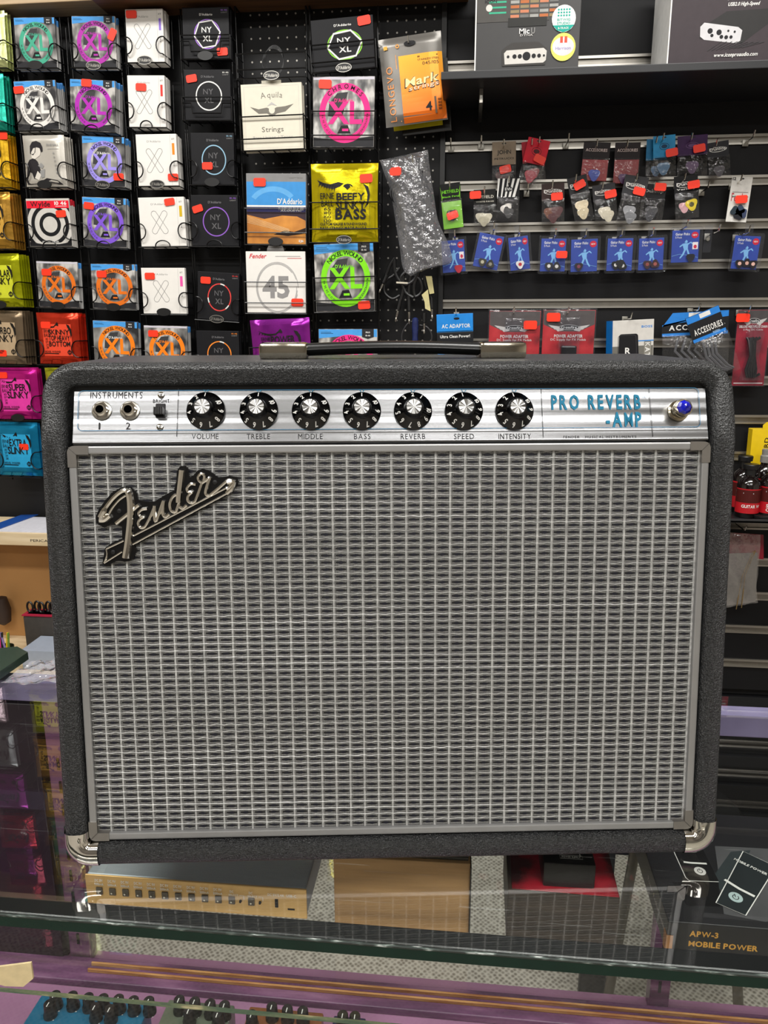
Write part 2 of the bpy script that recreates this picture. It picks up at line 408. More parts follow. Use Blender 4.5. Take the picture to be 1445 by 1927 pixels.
b = MB(); b.box(XL, XR, 1.000, 1.028, GZ-.045, GZ-.0125, mat('lavender_rail', '8f86ad', .35, 0, .2, 14), .002); b.build('wood_rail', case, coff)
for xp, wd in ((xpL, .026), (xpR, .021)):
    b = MB(); b.box(xp-wd, xp+wd*.4, 1.006, 1.028, DZ, GZ-.045, purple, .002); po = b.build('post', case, coff)
    for k in range(9):
        b = MB(); b.box(xp-wd*.35-.002, xp-wd*.35+.002, 1.0045, 1.006, DZ+.035+k*.04, DZ+.055+k*.04, INK); b.build('slot', po, coff)
b = MB(); b.box(XL, XL+.02, .55, 1.02, 0, GZ-.0125, mat('plum_panel')); b.build('end_panel', case, coff)
# masking tape stuck on the shelf front edge
b = MB(); P = [hit(x, y, 1, .5755) for x, y in ((-20, 1822), (58, 1812), (62, 1842), (44, 1857), (10, 1856), (-20, 1848))]
b.prism([(p.x, p.z) for p in P], .5755, .5775, mat('masking_tape', 'd8c295', .7, 0, .08, 90))
tag(b.build('tape_scrap'), 'torn beige masking tape on the front edge of the inner glass shelf', 'tape')

# ------------------------------------------------------------------ the amplifier
AY, LEAN = rad(7.68), rad(6.235)
gb = Vector((-.0602, .6439, CZ-.4713))
HH, HW, T2 = .466, .3105, .0215       # height, half width, rim width
RG = .0100                           # recess of the grille behind the rim
AM = Matrix.Rotation(AY, 4, 'Z')
ao = gb-AM @ Vector((0, .024*math.tan(LEAN)+RG, .024))
AM = Matrix.Translation(ao) @ AM
amp = thing('guitar_amplifier', 'large black textured combo amplifier with silver grille cloth on the glass counter', 'amplifier', AM)
ZK = .394; L2 = rad(20)
def yf(z):
    a = z*math.tan(LEAN); c = max(0, z-ZK)
    q = .02; s_ = (c*c/(2*q) if c < q else c-q/2)
    return a+s_*(math.tan(L2)-math.tan(LEAN))
def tolex():
    m = bpy.data.materials.new('black_tolex'); m.use_nodes = True; nt = m.node_tree; N = nt.nodes; L = nt.links; b = N['Principled BSDF']
    tc = N.new('ShaderNodeTexCoord')
    mp = N.new('ShaderNodeMapping'); mp.inputs['Scale'].default_value = (430, 430, 900); L.new(tc.outputs['Object'], mp.inputs[0])
    n1 = N.new('ShaderNodeTexNoise'); n1.inputs['Scale'].default_value = 1; n1.inputs['Detail'].default_value = 2; n1.inputs['Distortion'].default_value = .8; L.new(mp.outputs[0], n1.inputs['Vector'])
    mp2 = N.new('ShaderNodeMapping'); mp2.inputs['Scale'].default_value = (1000, 700, 430); L.new(tc.outputs['Object'], mp2.inputs[0])
    n2 = N.new('ShaderNodeTexVoronoi'); n2.inputs['Scale'].default_value = 1; L.new(mp2.outputs[0], n2.inputs['Vector'])
    mx = N.new('ShaderNodeMath'); mx.operation = 'MULTIPLY_ADD'; mx.inputs[1].default_value = .35; L.new(n2.outputs['Distance'], mx.inputs[0]); L.new(n1.outputs['Fac'], mx.inputs[2])
    bp = N.new('ShaderNodeBump'); bp.inputs['Strength'].default_value = 1; bp.inputs['Distance'].default_value = .0028; L.new(mx.outputs[0], bp.inputs['Height'])
    L.new(bp.outputs[0], b.inputs['Normal'])
    r = N.new('ShaderNodeValToRGB'); r.color_ramp.elements[0].color = hx('0c0c0d')+(1,); r.color_ramp.elements[0].position = .35; r.color_ramp.elements[1].color = hx('333435')+(1,); r.color_ramp.elements[1].position = .8  # grain ridges paler than hollows: ceiling gloss painted into the colour
    L.new(mx.outputs[0], r.inputs[0]); L.new(r.outputs[0], b.inputs['Base Color']); b.inputs['Roughness'].default_value = .30
    return m
TOLEX = tolex()
def rim_path(n=10, RT_=.030, RB=.024):
    """outer outline (x,z,nx,nz) from the middle of the bottom round to the middle of the bottom"""
    P = []
    def lineto(a, c, k, nrm):
        for i in range(k): P.append((a[0]+(c[0]-a[0])*i/k, a[1]+(c[1]-a[1])*i/k)+nrm)
    def arc(cx, cz, r, a0, a1, k):
        for i in range(k):
            a = a0+(a1-a0)*i/k; P.append((cx+r*cos(a), cz+r*sin(a), cos(a), sin(a)))
    lineto((0, 0), (HW-RB, 0), 12, (0, -1)); arc(HW-RB, RB, RB, -pi/2, 0, 8)
    lineto((HW, RB), (HW, HH-RT_), 44, (1, 0)); arc(HW-RT_, HH-RT_, RT_, 0, pi/2, 10)
    lineto((HW-RT_, HH), (-HW+RT_, HH), 24, (0, 1)); arc(-HW+RT_, HH-RT_, RT_, pi/2, pi, 10)
    lineto((-HW, HH-RT_), (-HW, RB), 44, (-1, 0)); arc(-HW+RB, RB, RB, pi, 1.5*pi, 8)
    lineto((-HW+RB, 0), (0, 0), 12, (0, -1))
    return P
PATH = rim_path()
def section(p, grow=0., back=.235, inner=.05):
    x, z, nx_, nz_ = p; t = T2/2; mxx, mzz = x-nx_*t, z-nz_*t; out = []
    zc = min(max(z, .0), HH)
    y0 = yf(mzz); ry = .0095
    out.append((x-nx_*(T2+grow), y0+inner, z-nz_*(T2+grow)))
    for i in range(11):
        a = pi*i/10; c_ = -cos(a); s_ = sin(a)
        c_ = math.copysign(abs(c_)**.75, c_); s_ = abs(s_)**.75
        out.append((mxx+nx_*(t+grow)*c_, y0+ry-(ry+grow)*s_, mzz+nz_*(t+grow)*c_))
    out.append((x+nx_*grow, max(y0+.04, .05), z+nz_*grow)); out.append((x+nx_*grow, back, z+nz_*grow))
    return out
b = MB(); S = [section(p) for p in PATH]; k = len(S[0]); n = len(S)
b.add([v for s_ in S for v in s_], [(i*k+j, i*k+j+1, ((i+1) % n)*k+j+1, ((i+1) % n)*k+j) for i in range(n) for j in range(k-1)], TOLEX)
b.build('cabinet', amp, smooth=True)
b = MB(); b.box(-HW+.012, HW-.012, .215, .23, .012, HH-.012, BLACK); b.build('back_panel', amp)
# chrome bottom corners: the same skin, a touch larger
GWH = .2875
def corner(side):
    b = MB(); lim = .031
    ps = [p for p in PATH if p[0]*side > HW-.0325 and p[1] < .0335]
    # denser path
    ps = []
    R_ = .024
    for i in range(4): ps.append((side*(HW-.031+i*.007/3.), 0, 0, -1))
    for i in range(1, 9):
        a = pi/2*i/9; ps.append((side*(HW-R_+R_*sin(a)), R_-R_*cos(a), side*sin(a), -cos(a)))
    for i in range(4): ps.append((side*HW, R_+i*.010/3., side, 0))
    Sx = []
    for j, p in enumerate(ps):
        s_ = section(p, .0011, .06)[1:]
        Sx.append(s_)
    k = len(Sx[0]); vs = [v for s_ in Sx for v in s_]
    fs = [(i*k+j, i*k+j+1, (i+1)*k+j+1, (i+1)*k+j) for i in range(len(Sx)-1) for j in range(k-1)]
    if side > 0: pass
    b.add(vs, fs, CHROME)
    c = b.build('metal_corner', amp, smooth=True, label='chrome bottom corner protector')
    # concave quarter flange hugging the trim corner
    b = MB(); cx_, cz_ = side*(GWH-.0035), .0285
    def fl_(a_, c_):
        an = rad(262+(-92 if side < 0 else 92)*a_) if side < 0 else rad(278+92*a_)
        r_ = .0125-.0055*c_; y_ = yf(.02)-.0012+.0085*c_*c_
        return (cx_+r_*cos(an), y_, cz_+r_*sin(an))
    b.grid(fl_, 12, 6, CHROME); b.build('corner_flange', c, smooth=True)
corner(-1); corner(1)
# rubber feet
for sx in (-1, 1):
    for y in (.055, .20):
        b = MB(); b.lathe([(.014, 0), (.016, -.004), (.0145, -(ao.z-GZ)+.0003)], mat('foot_rubber', '0a0a0a', .5), 18, Matrix.Translation((sx*.235, y, 0))); b.build('foot', amp, smooth=True)
# --- grille
GM = Matrix.Translation((0, .024*math.tan(LEAN)+RG, .024)) @ Matrix.Rotation(-LEAN, 4, 'X')
GW, GH, TR = .575, .37145, .0068
def cloth_mat():
    m = bpy.data.materials.new('silver_grille_cloth'); m.use_nodes = True; nt = m.node_tree; N = nt.nodes; L = nt.links; b = N['Principled BSDF']
    def M(op, a, c=None, d=None):
        nd = N.new('ShaderNodeMath'); nd.operation = op
        for i, q in enumerate((a, c, d)):
            if q is None: continue
            if isinstance(q, (int, float)): nd.inputs[i].default_value = q
            else: L.new(q, nd.inputs[i])
        return nd.outputs[0]
    tc = N.new('ShaderNodeTexCoord'); sp = N.new('ShaderNodeSeparateXYZ'); L.new(tc.outputs['Object'], sp.inputs[0])
    nz = N.new('ShaderNodeTexNoise'); nz.inputs['Scale'].default_value = 260; L.new(tc.outputs['Object'], nz.inputs['Vector'])
    wob = M('MULTIPLY_ADD', nz.outputs['Fac'], .0012, -.0006)
    X = M('ADD', sp.outputs[0], 5.0); Z = M('ADD', M('ADD', sp.outputs[2], 5.0), wob)
    u = M('FRACT', M('DIVIDE', X, CPX)); v = M('FRACT', M('DIVIDE', M('ADD', Z, CPZ*.5-5.0+5.0), CPZ))
    ua = M('ABSOLUTE', M('SUBTRACT', u, .5)); va = M('ABSOLUTE', M('SUBTRACT', v, .5))
    fine = M('LESS_THAN', M('FRACT', M('MULTIPLY', u, 10.0)), .34)
    hl = M('LESS_THAN', M('ABSOLUTE', M('SUBTRACT', va, .27)), .035)
    fine = M('MAXIMUM', fine, hl)
    wid = M('MULTIPLY_ADD', M('SUBTRACT', .33, ua), .40, .085)
    loz = M('MULTIPLY', M('LESS_THAN', va, wid), M('LESS_THAN', ua, .36))
    light = M('MULTIPLY', fine, M('SUBTRACT', 1.0, loz))
    core = M('MULTIPLY', M('LESS_THAN', ua, .16), loz)
    mx = N.new('ShaderNodeMix'); mx.data_type = 'RGBA'; L.new(light, mx.inputs[0]); mx.inputs[6].default_value = hx('08080a')+(1,); mx.inputs[7].default_value = hx('8f8f8c')+(1,)
    mx2 = N.new('ShaderNodeMix'); mx2.data_type = 'RGBA'; L.new(core, mx2.inputs[0]); L.new(mx.outputs[2], mx2.inputs[6]); mx2.inputs[7].default_value = hx('090b1a')+(1,)
    L.new(mx2.outputs[2], b.inputs['Base Color']); b.inputs['Roughness'].default_value = .5
    bp = N.new('ShaderNodeBump'); bp.inputs['Strength'].default_value = .6; bp.inputs['Distance'].default_value = .0006; L.new(light, bp.inputs['Height']); L.new(bp.outputs[0], b.inputs['Normal'])
    return m
CPX, CPZ = (GW-2*TR)/42, (GH-2*TR)/55
gr = bpy.data.objects.new('grille', None); b = MB()
b.add([(-GW/2+.003, 0, .003), (GW/2-.003, 0, .003), (GW/2-.003, 0, GH-.003), (-GW/2+.003, 0, GH-.003)], [(0, 1, 2, 3)], None or cloth_mat())
gr = b.build('grille_cloth', amp); gr.matrix_local = GM
thread = mat('silver_thread', 'bdbdbb', .42, .15, .35, 260)
b = MB(); x0 = -5.0
import itertools
i0 = math.ceil((-GW/2+TR+5)/CPX)
for i in range(i0, i0+43):
    x = i*CPX-5
    if x > GW/2-TR: break
    for dx in (-.00042, .00042):
        b.box(x+dx-.00026, x+dx+.00026, -.0007, 0, TR-.001, GH-TR+.001, thread)
j0 = math.ceil((TR+5+CPZ*.5)/CPZ-.001)
for j in range(j0-1, j0+57):
    z = j*CPZ-5-CPZ*.5
    if z < TR or z > GH-TR: continue
    pts = [(-GW/2+.004+q*(GW-.008)/168, -.0006-.0004*sin(q*pi/2), z+.00028*sin(q*pi/2+j*.3)+random.uniform(-.00012, .00012)) for q in range(169)]
    b.tube(pts, .00040, thread, 4)
b.build('weave_threads', gr, kind='stuff')
# silver trim: four channel bars, four corner caps
trimm = mat('brushed_trim', 'a9a9a9', .42, .75, .05, 30, vec=(1, 1, 1))
trimc = mat('trim_corner_metal', '9a9691', .36, .85, .05, 30)
def chan(x0, x1, z0, z1, t, b, m, d=.0042):
    b.box(x0, x1, -d, .002, z0, z1, m, .0013)
for nm, a in (('top', (-GW/2+.004, GW/2-.004, GH-TR, GH)), ('bottom', (-GW/2+.004, GW/2-.004, 0, TR)), ('l', (-GW/2, -GW/2+TR, .004, GH-.004)), ('r', (GW/2-TR, GW/2, .004, GH-.004))):
    b = MB(); chan(*a, 0, b, trimm); b.build('grille_trim', gr)
for sx in (-1, 1):
    for sz in (0, 1):
        b = MB(); ln = .0185; ro = .0062; e = .0005; W_ = GW/2+e
        pts = []
        for i in range(7):
            a = pi/2*i/6; pts.append((W_-ro+ro*sin(a), ro-e-ro*cos(a)))
        ti = TR+e
        outl = [(W_-ln, -e)]+pts+[(W_, ln), (W_-ti-e, ln), (W_-ti-e, ti), (W_-ln, ti)]
        # two mitred legs
        outl = [(sx*x, (GH-z) if sz else z) for x, z in outl]
        b.prism(outl, -.0050, .002, trimc); c = b.build('trim_corner_cap', gr)
        b = MB()
        p0 = (sx*(W_-ti-e), (GH-ti) if sz else ti); p1 = (sx*(W_-.0015), (GH-.0010) if sz else .0010)
        b.tube([(p0[0], -.0050, p0[1]), (p1[0], -.0050, p1[1])], .00045, mat('mitre_line', '6f6c68', .4, .8), 5); b.build('mitre_line', c)
# --- control panel
PB = Vector((0, yf(.395)+.0085, .3952)); PH = .0480; L2P = rad(20)
PM = Matrix.Translation(PB) @ Matrix.Rotation(-L2P, 4, 'X')
PW = AM @ PM; PN = (PW.to_3x3() @ Vector((0, -1, 0))).normalized(); PO = PW @ Vector((0, 0, 0)); PI = PW.inverted()
def pp(x, y):
    q = PI @ hitp(x, y, PO, PN); return q.x, q.z
def brushed(name, col, rough):
    m = mat(name, col, rough, 1, .04, 5, vec=(6, 60, 500)); nt = m.node_tree
    tc = [n for n in nt.nodes if n.type == 'TEX_COORD'][0]; b = nt.nodes['Principled BSDF']
    mp = nt.nodes.new('ShaderNodeMapping'); mp.inputs['Scale'].default_value = (8, 60, 2600); nt.links.new(tc.outputs['Object'], mp.inputs[0])
    n = nt.nodes.new('ShaderNodeTexNoise'); n.inputs['Scale'].default_value = 1; nt.links.new(mp.outputs[0], n.inputs['Vector'])
    bp = nt.nodes.new('ShaderNodeBump'); bp.inputs['Strength'].default_value = .07; bp.inputs['Distance'].default_value = .0003
    nt.links.new(n.outputs['Fac'], bp.inputs['Height']); nt.links.new(bp.outputs[0], b.inputs['Normal'])
    return m
BR = brushed('brushed_aluminium_panel', '8e8f91', .26)
def bands(m):
    nt = m.node_tree; b = nt.nodes['Principled BSDF']; tc = [n for n in nt.nodes if n.type == 'TEX_COORD'][0]; old = b.inputs['Normal'].links[0].from_node
    mp = nt.nodes.new('ShaderNodeMapping'); mp.inputs['Scale'].default_value = (.25, 1, 60); nt.links.new(tc.outputs['Object'], mp.inputs[0])
    n = nt.nodes.new('ShaderNodeTexNoise'); n.inputs['Scale'].default_value = 1; n.inputs['Detail'].default_value = 1; nt.links.new(mp.outputs[0], n.inputs['Vector'])
    bp = nt.nodes.new('ShaderNodeBump'); bp.inputs['Strength'].default_value = .7; bp.inputs['Distance'].default_value = .004
    nt.links.new(n.outputs['Fac'], bp.inputs['Height']); nt.links.new(bp.outputs[0], old.inputs['Normal'])
bands(BR)
xl, xr = pp(137, 815)[0], pp(1332, 815)[0]
b = MB()
# gently rolled face plate: flat face, bevelled lower lip
prof = [(-.0005, .0045), (.0, .0005), (.0, .0040), (.0, .0090), (.0, PH), (.006, PH+.002)]
prof = [(.0030, -.0006), (.0006, .0002), (.0, .0014), (.0, .0085), (.00035, .0098), (.00035, PH), (.006, PH+.001)]
vs = []
for y, z in prof: vs += [(xl, y, z), (xr, y, z)]
b.add(vs, [(2*i, 2*i+1, 2*i+3, 2*i+2) for i in range(len(prof)-1)], BR)
pan = b.build('control_panel', amp); pan.matrix_local = PM
TEAL = ink('12789c'); BLUEL = ink('2a6f96')
P_ = Print(0, 4e-5)
def pt(s, x0, x1, ytop, ybot, m, st='r', sp=.16):
    a = pp(x0, (ytop+ybot)/2); c = pp(x1, (ytop+ybot)/2); t = pp(x0, ytop); u = pp(x0, ybot)
    P_.text(s, (a[0]+c[0])/2, a[1], t[1]-u[1], m, w=c[0]-a[0], st=st, sp=sp)
pt('INSTRUMENTS', 170, 268, 738, 750, INK); pt('BRIGHT', 288, 319, 751, 758, INK)
pt('1', 185.5, 188.5, 795, 808, INK); pt('2', 237, 245, 795, 808, INK)
for s, x0, x1 in (('VOLUME', 361, 411), ('TREBLE', 464, 508), ('MIDDLE', 561, 607), ('BASS', 666, 697), ('REVERB', 754, 800), ('SPEED', 854, 892), ('INTENSITY', 938, 999)): pt(s, x0, x1, 816.5, 826.5, INK)
pt('PRO  REVERB', 1037, 1205, 744.5, 770, TEAL, 'h', .20); pt('-AMP', 1140, 1207, 777, 802.5, TEAL, 'h', .20); pt('TM', 1207, 1216, 745, 749.5, BLUEL)
pt('FENDER', 1060, 1090, 820.5, 824.5, DKGREY, 'r', .25); pt('MUSICAL INSTRUMENTS', 1101, 1197, 820.5, 824.5, DKGREY, 'r', .25)
def pline(pts, wd, m): P_.line([pp(*p) for p in pts], wd, m)
pline([(336, 731), (332.5, 822)], .0004, INK); pline([(1018, 731), (1022, 823)], .0004, INK); pline([(1220.7, 731), (1228, 822)], .0004, INK)
lo = pp(146, 811); lt = pp(152, 736); ro_ = pp(1318, 811); r_ = .004
zb, zt = lo[1], lt[1]; xa, xb = lo[0], ro_[0]
bl = []
for cx_, cz_, a0 in ((xa+r_, zt-r_, 90), (xa+r_, zb+r_, 180), (xb-r_, zb+r_, 270), (xb-r_, zt-r_, 0)):
    for i in range(7):
        a = rad(a0+15*i); bl.append((cx_+r_*cos(a), cz_+r_*sin(a)))
P_.line(bl, .0005, BLUEL, True)
KN = [388, 487.5, 585.4, 681, 776.8, 872.5, 967.5]
for x in KN:
    c = pp(x, 740); P_.line([(c[0]-.002, c[1]+.003), (c[0], c[1]), (c[0]+.002, c[1]+.003)], .0006, TEAL)
P_.build('panel_lettering', pan)
def psub(name, px, py, bfun, smooth=True, parent=None):
    x, z = pp(px, py); b = MB(); bfun(b, Matrix.Translation((x, 0, z)) @ Matrix.Rotation(pi/2, 4, 'X')); return b.build(name, parent or pan, smooth=smooth), x, z
KB = mat('knob_black', '040405', .14, 0, .05, spec=.4)
CAPM = mat('knob_cap', 'a3a3a2', .3, 1, .05)
for i, x in enumerate(KN):
    R_ = .0172
    def kf(b, T): b.lathe([(R_, .0008), (R_, .0022), (R_*.93, .0036), (R_*.72, .0068), (R_*.56, .0100), (R_*.50, .0112), (R_*.46, .0168), (R_*.44, .0174)], KB, 40, T)
    kb, kx, kz = psub('knob', x, 774, kf)
    b = MB(); T = Matrix.Translation((kx, 0, kz)) @ Matrix.Rotation(pi/2, 4, 'X')
    rc = R_*.395
    # turned cap: sectors of a shallow fan
    nn = 40; V = [T @ Vector((rc*cos(2*pi*q/nn), rc*sin(2*pi*q/nn), .01745)) for q in range(nn)]+[T @ Vector((rc*.96*cos(2*pi*q/nn), rc*.96*sin(2*pi*q/nn), .0180+.0006*sin(q*2*pi/nn*5+i)*(1 if q % 8 < 4 else -.4))) for q in range(nn)]+[T @ Vector((0, 0, .0182))]
    b.add(V, [(q, (q+1) % nn, nn+(q+1) % nn, nn+q) for q in range(nn)]+[(nn+q, nn+(q+1) % nn, 2*nn) for q in range(nn)], CAPM)
    b.build('knob_cap', kb)
    # numerals lying on the skirt cone
    pr = Print(0, 0); off = [0, 0, 0, .0, -32, 6, 6][i]
    def conf(xx, zz): return 0
    lay = MB()
    for d in range(1, 11):
        a = rad(90+off+(d-1)*33.2); t = str(d); l, tw = layout(t, 'b', .04); hgt = .0040; sc = hgt/CAPH
        for g, gx in l:
            pts = []
            for vx, vz in g[0]:
                u_ = (gx+vx-tw/2)*sc*.9; rr = R_*.70+vz*sc; aa = a-u_/rr
                q = rr/R_; hh = .0068+(.93-q)/(.93-.72)*0 if q > 1 else (.0036+(.93-q)/(.21)*.0032 if q <= .93 else .0022+(1-q)/.07*.0014)
                if q < .72: hh = .0068+(.72-q)/.16*.0032
                pts.append(Vector((kx+rr*cos(aa), -hh-.00018, kz+rr*sin(aa))))
            lay.add(pts, g[1], WHITE)
    lay.build('numerals', kb)
# jacks, switch, screws, jewel lamp
for x in (191.5, 244.5):
    def jf(b, T): 
        b.lathe([(.0088, 0), (.0088, .0006), (.0080, .0010)], STEEL, 28, T)
        b.lathe([(.0078, .0010), (.0078, .0026), (.0064, .0034)], CHROME, 6, T @ Matrix.Rotation(.25, 4, 'Z'))
        b.lathe([(.0055, .0034), (.0055, .0058), (.0050, .0064), (.0036, .0064), (.0034, .0050)], CHROME, 24, T, False)
    j, jx, jz = psub('input_jack', x, 773, jf)
    b = MB(); b.lathe([(.0035, .0030), (.0035, .0052)], mat('jack_hole', '020202', .9, spec=0.), 20, Matrix.Translation((jx, 0, jz)) @ Matrix.Rotation(pi/2, 4, 'X')); b.build('jack_hole', j)
def sf(b, T): b.box(-.0042, .0042, -.0064, .0064, 0, .0012, INK, .0006, T); b.box(-.0046, .0040, -.0050, .0018, 0, .0078, KB, .0008, T)
s_, sx_, sz_ = psub('bright_switch', 302, 773, sf, False)
b = MB()
for k in range(6): b.box(sx_-.0042+k*.0015, sx_-.0036+k*.0015, -.0083, -.0078, sz_-.0048, sz_+.0016, BLACK)
b.build('switch_ribs', s_)
for y in (743.5, 804):
    def wf(b, T): b.lathe([(.0031, 0), (.0029, .0008), (.0016, .0013)], CHROME, 18, T); b.box(-.0017, .0017, -.0003, .0003, .0012, .0015, INK, 0, T); b.box(-.0003, .0003, -.0017, .0017, .0012, .0015, INK, 0, T)
    psub('screw', 303 if y < 770 else 301, y, wf)
def lf(b, T): b.lathe([(.0094, 0), (.0094, .0022), (.0078, .0030), (.0074, .0062), (.0078, .0066), (.0078, .0095), (.0074, .0100), (.0078, .0104), (.0078, .0138), (.0070, .0142)], mat('nickel_bezel', 'b8ae98', .18, 1), 32, T)
l_, lx_, lz_ = psub('pilot_lamp', 1275, 774, lf)
def jewel_mat():
    m = mat('blue_jewel', '0a12a8', .06, 0, .6, 240, coat=1.); b = m.node_tree.nodes['Principled BSDF']; b.inputs['Transmission Weight'].default_value = .25; return m
b = MB(); T = Matrix.Translation((lx_, 0, lz_)) @ Matrix.Rotation(pi/2, 4, 'X')
b.lathe([(.0068, .0136), (.0064, .0158), (.0046, .0182), (.0022, .0194), (.0004, .0196)], jewel_mat(), 8, T); b.build('jewel', l_)
# black chassis behind the panel, showing below the top rim
b = MB(); b.box(-HW+T2, HW-T2, PB.y+.020, .21, .40, HH-T2, BLACK); b.build('chassis', amp)
# --- logo badge on the grille: black backing with raised chrome script
GMW = AM @ GM; GN = (GMW.to_3x3() @ Vector((0, -1, 0))).normalized(); GO = GMW @ Vector((0, 0, 0)); GI = GMW.inverted()
def zz(x, y):
    q = GI @ hitp(130+x/3.905, 830+y/3.905, GO, GN); return q.x, q.z
outl = [(205, 560), (225, 505), (270, 440), (330, 370), (400, 335), (460, 335), (510, 380), (515, 428), (590, 445), (640, 440), (700, 400), (780, 358), (795, 290), (800, 215), (825, 182), (860, 180), (882, 200), (890, 268), (925, 245), (950, 215), (985, 203), (1030, 212), (1065, 235), (1100, 265), (1140, 262), (1180, 255), (1235, 262), (1252, 300), (1215, 360), (1165, 400), (830, 580), (490, 765), (508, 800), (482, 860), (420, 882), (370, 872), (280, 915), (255, 895), (275, 780), (330, 740), (400, 712), (400, 625), (330, 602), (270, 632), (215, 602)]
b = MB(); b.prism([zz(*p) for p in outl], -.0040, -.0012, mat('badge_black', '0a0a0b', .25, 0, .05)); badge = b.build('logo_badge', gr)
def smooth_pts(P, n=5):
    if len(P) < 3: return P
    out = []
    for i in range(len(P)-1):
        p0 = P[max(i-1, 0)]; p1 = P[i]; p2 = P[i+1]; p3 = P[min(i+2, len(P)-1)]
        for j in range(n):
            t = j/n; out.append(tuple(.5*((2*p1[c])+(-p0[c]+p2[c])*t+(2*p0[c]-5*p1[c]+4*p2[c]-p3[c])*t*t+(-p0[c]+3*p1[c]-3*p2[c]+p3[c])*t**3) for c in range(len(P[0]))))
    out.append(P[-1]); return out
def stroke(P, r, taper=None, sm=True):
    pts = smooth_pts(P) if sm else P; q = [zz(*p) for p in pts]; n_ = len(q)
    rr = [taper(i/(n_-1))*r for i in range(n_)] if taper else r
    b.tube([(x, -.0052, z) for x, z in q], rr, CHROME, 8)
b = MB(); ux = .00115
stroke([(245, 555), (275, 500), (330, 425), (385, 375), (425, 358), (452, 375), (464, 440), (466, 540), (458, 640), (445, 750), (428, 850)], 2.6*ux, lambda t: .95 if t < .12 else (.75 if t < .45 else 1.15))
stroke([(240, 572), (275, 570), (312, 540)], 2.6*ux); stroke([(300, 548), (330, 490), (380, 430), (430, 395)], 1.0*ux)
stroke([(358, 600), (440, 535), (525, 465)], 1.7*ux)
stroke([(585, 492), (545, 500), (525, 525), (540, 548), (565, 550), (535, 568), (522, 600), (540, 630), (570, 620), (605, 560), (640, 475)], 1.3*ux)
stroke([(640, 470), (640, 520), (647, 583), (672, 530), (700, 450), (706, 438), (702, 480), (704, 535), (722, 552), (745, 530)], 1.5*ux)
stroke([(800, 388), (770, 410), (752, 460), (762, 505), (790, 515), (812, 470), (822, 400)], 1.4*ux)
stroke([(838, 210), (828, 300), (815, 420), (820, 470), (845, 490), (872, 465)], 1.9*ux, lambda t: 1.25 if t < .5 else .75)
stroke([(940, 315), (905, 312), (878, 340), (885, 368), (915, 368), (888, 395), (882, 430), (905, 450), (935, 435), (962, 370), (985, 305)], 1.3*ux)
stroke([(985, 305), (962, 285), (958, 258), (980, 236), (1002, 250), (998, 285), (985, 305)], 1.2*ux)
stroke([(985, 305), (1015, 285), (1042, 268), (1024, 320), (1012, 375), (1030, 398), (1055, 385), (1110, 340), (1170, 290), (1205, 285)], 1.4*ux)
stroke([(1165, 345), (1190, 335), (1215, 295), (1170, 300)], 2.0*ux); stroke([(1215, 295), (1200, 345), (1165, 380)], 2.0*ux)
stroke([(1165, 340), (485, 690)], .75*ux, None, False); stroke([(1165, 382), (480, 752)], .75*ux, None, False)
stroke([(415, 725), (288, 785)], .75*ux, None, False); stroke([(288, 785), (294, 830), (272, 888)], .75*ux); stroke([(272, 888), (403, 805)], .75*ux, None, False)
b.build('chrome_script', badge, smooth=True)
for x, y in ((380, 510), (1078, 300), (335, 810)):
    b = MB(); a = zz(x, y); b.lathe([(.0022, 0), (.0020, .0008), (.0008, .0011)], BLACK, 12, Matrix.Translation((a[0], -.0040, a[1])) @ Matrix.Rotation(pi/2, 4, 'X')); b.build('badge_screw', badge, smooth=True)
# --- handle on top
AI = AM.inverted()
def tp(x, y, yl):                        # pixel -> amp local on the plane y=yl
    O = AM @ Vector((0, yl, 0)); N = (AM.to_3x3() @ Vector((0, -1, 0))).normalized(); return AI @ hitp(x, y, O, N)
yh = .13
h = MB(); xs0, xs1 = tp(575, 665, yh).x, tp(905, 665, yh).x
pts = []
for i in range(21):
    t = i/20; pts.append((xs0+(xs1-xs0)*t, yh, HH+.0085+.0022*sin(pi*t)))
h.tube(pts, .0105, BLACK, 12, flat=.5) if False else None
V = []
for p in pts:
    for k in range(14):
        a = 2*pi*k/14; V.append((p[0], p[1]+.0125*cos(a), p[2]+.0062*sin(a)))
h.add(V, [(i*14+k, i*14+(k+1) % 14, (i+1)*14+(k+1) % 14, (i+1)*14+k) for i in range(20) for k in range(14)], mat('handle_rubber', '0b0c0d', .3))
h.build('handle_strap', amp, smooth=True)
for a, c in ((491, 581), (898, 985)):
    x0_, x1_ = tp(a, 668, yh).x, tp(c, 668, yh).x
    b = MB(); b.box(x0_, x1_, yh-.017, yh+.017, HH-.0005, HH+.0155, mat('handle_nickel', 'c9c2b2', .14, 1), .0042); b.build('handle_end_cap', amp, smooth=True)

# ------------------------------------------------------------------ string packs and wire racks on the left
def frame(q, Y, lean=0.):
    """pixel box (TLx,TLy,TRx,TRy,BLy) on the plane y=Y -> matrix at the pack's base centre, width, height"""
    TL = hit(q[0], q[1], 1, Y); TRr = hit(q[2], q[3], 1, Y)
    d = TRr-TL; wd = d.length; ro = math.atan2(d.z, d.x)
    # find height from the bottom-left pixel row
    lo, hi_ = .02, .6
    def ypx(h):
        p = TL+Vector((sin(ro), 0, -cos(ro)))*h-CAM; return CY-F*p.dot(UP)/p.dot(fw)
    for _ in range(30):
        mid = (lo+hi_)/2
        if ypx(mid) < q[4]: lo = mid
        else: hi_ = mid
    h = lo
    base = TL+d*.5+Vector((sin(ro), 0, -cos(ro)))*h
    M = Matrix.Translation(base) @ Matrix.Rotation(-ro, 4, 'Y') @ Matrix.Rotation(-lean, 4, 'X')
    return M, wd, h
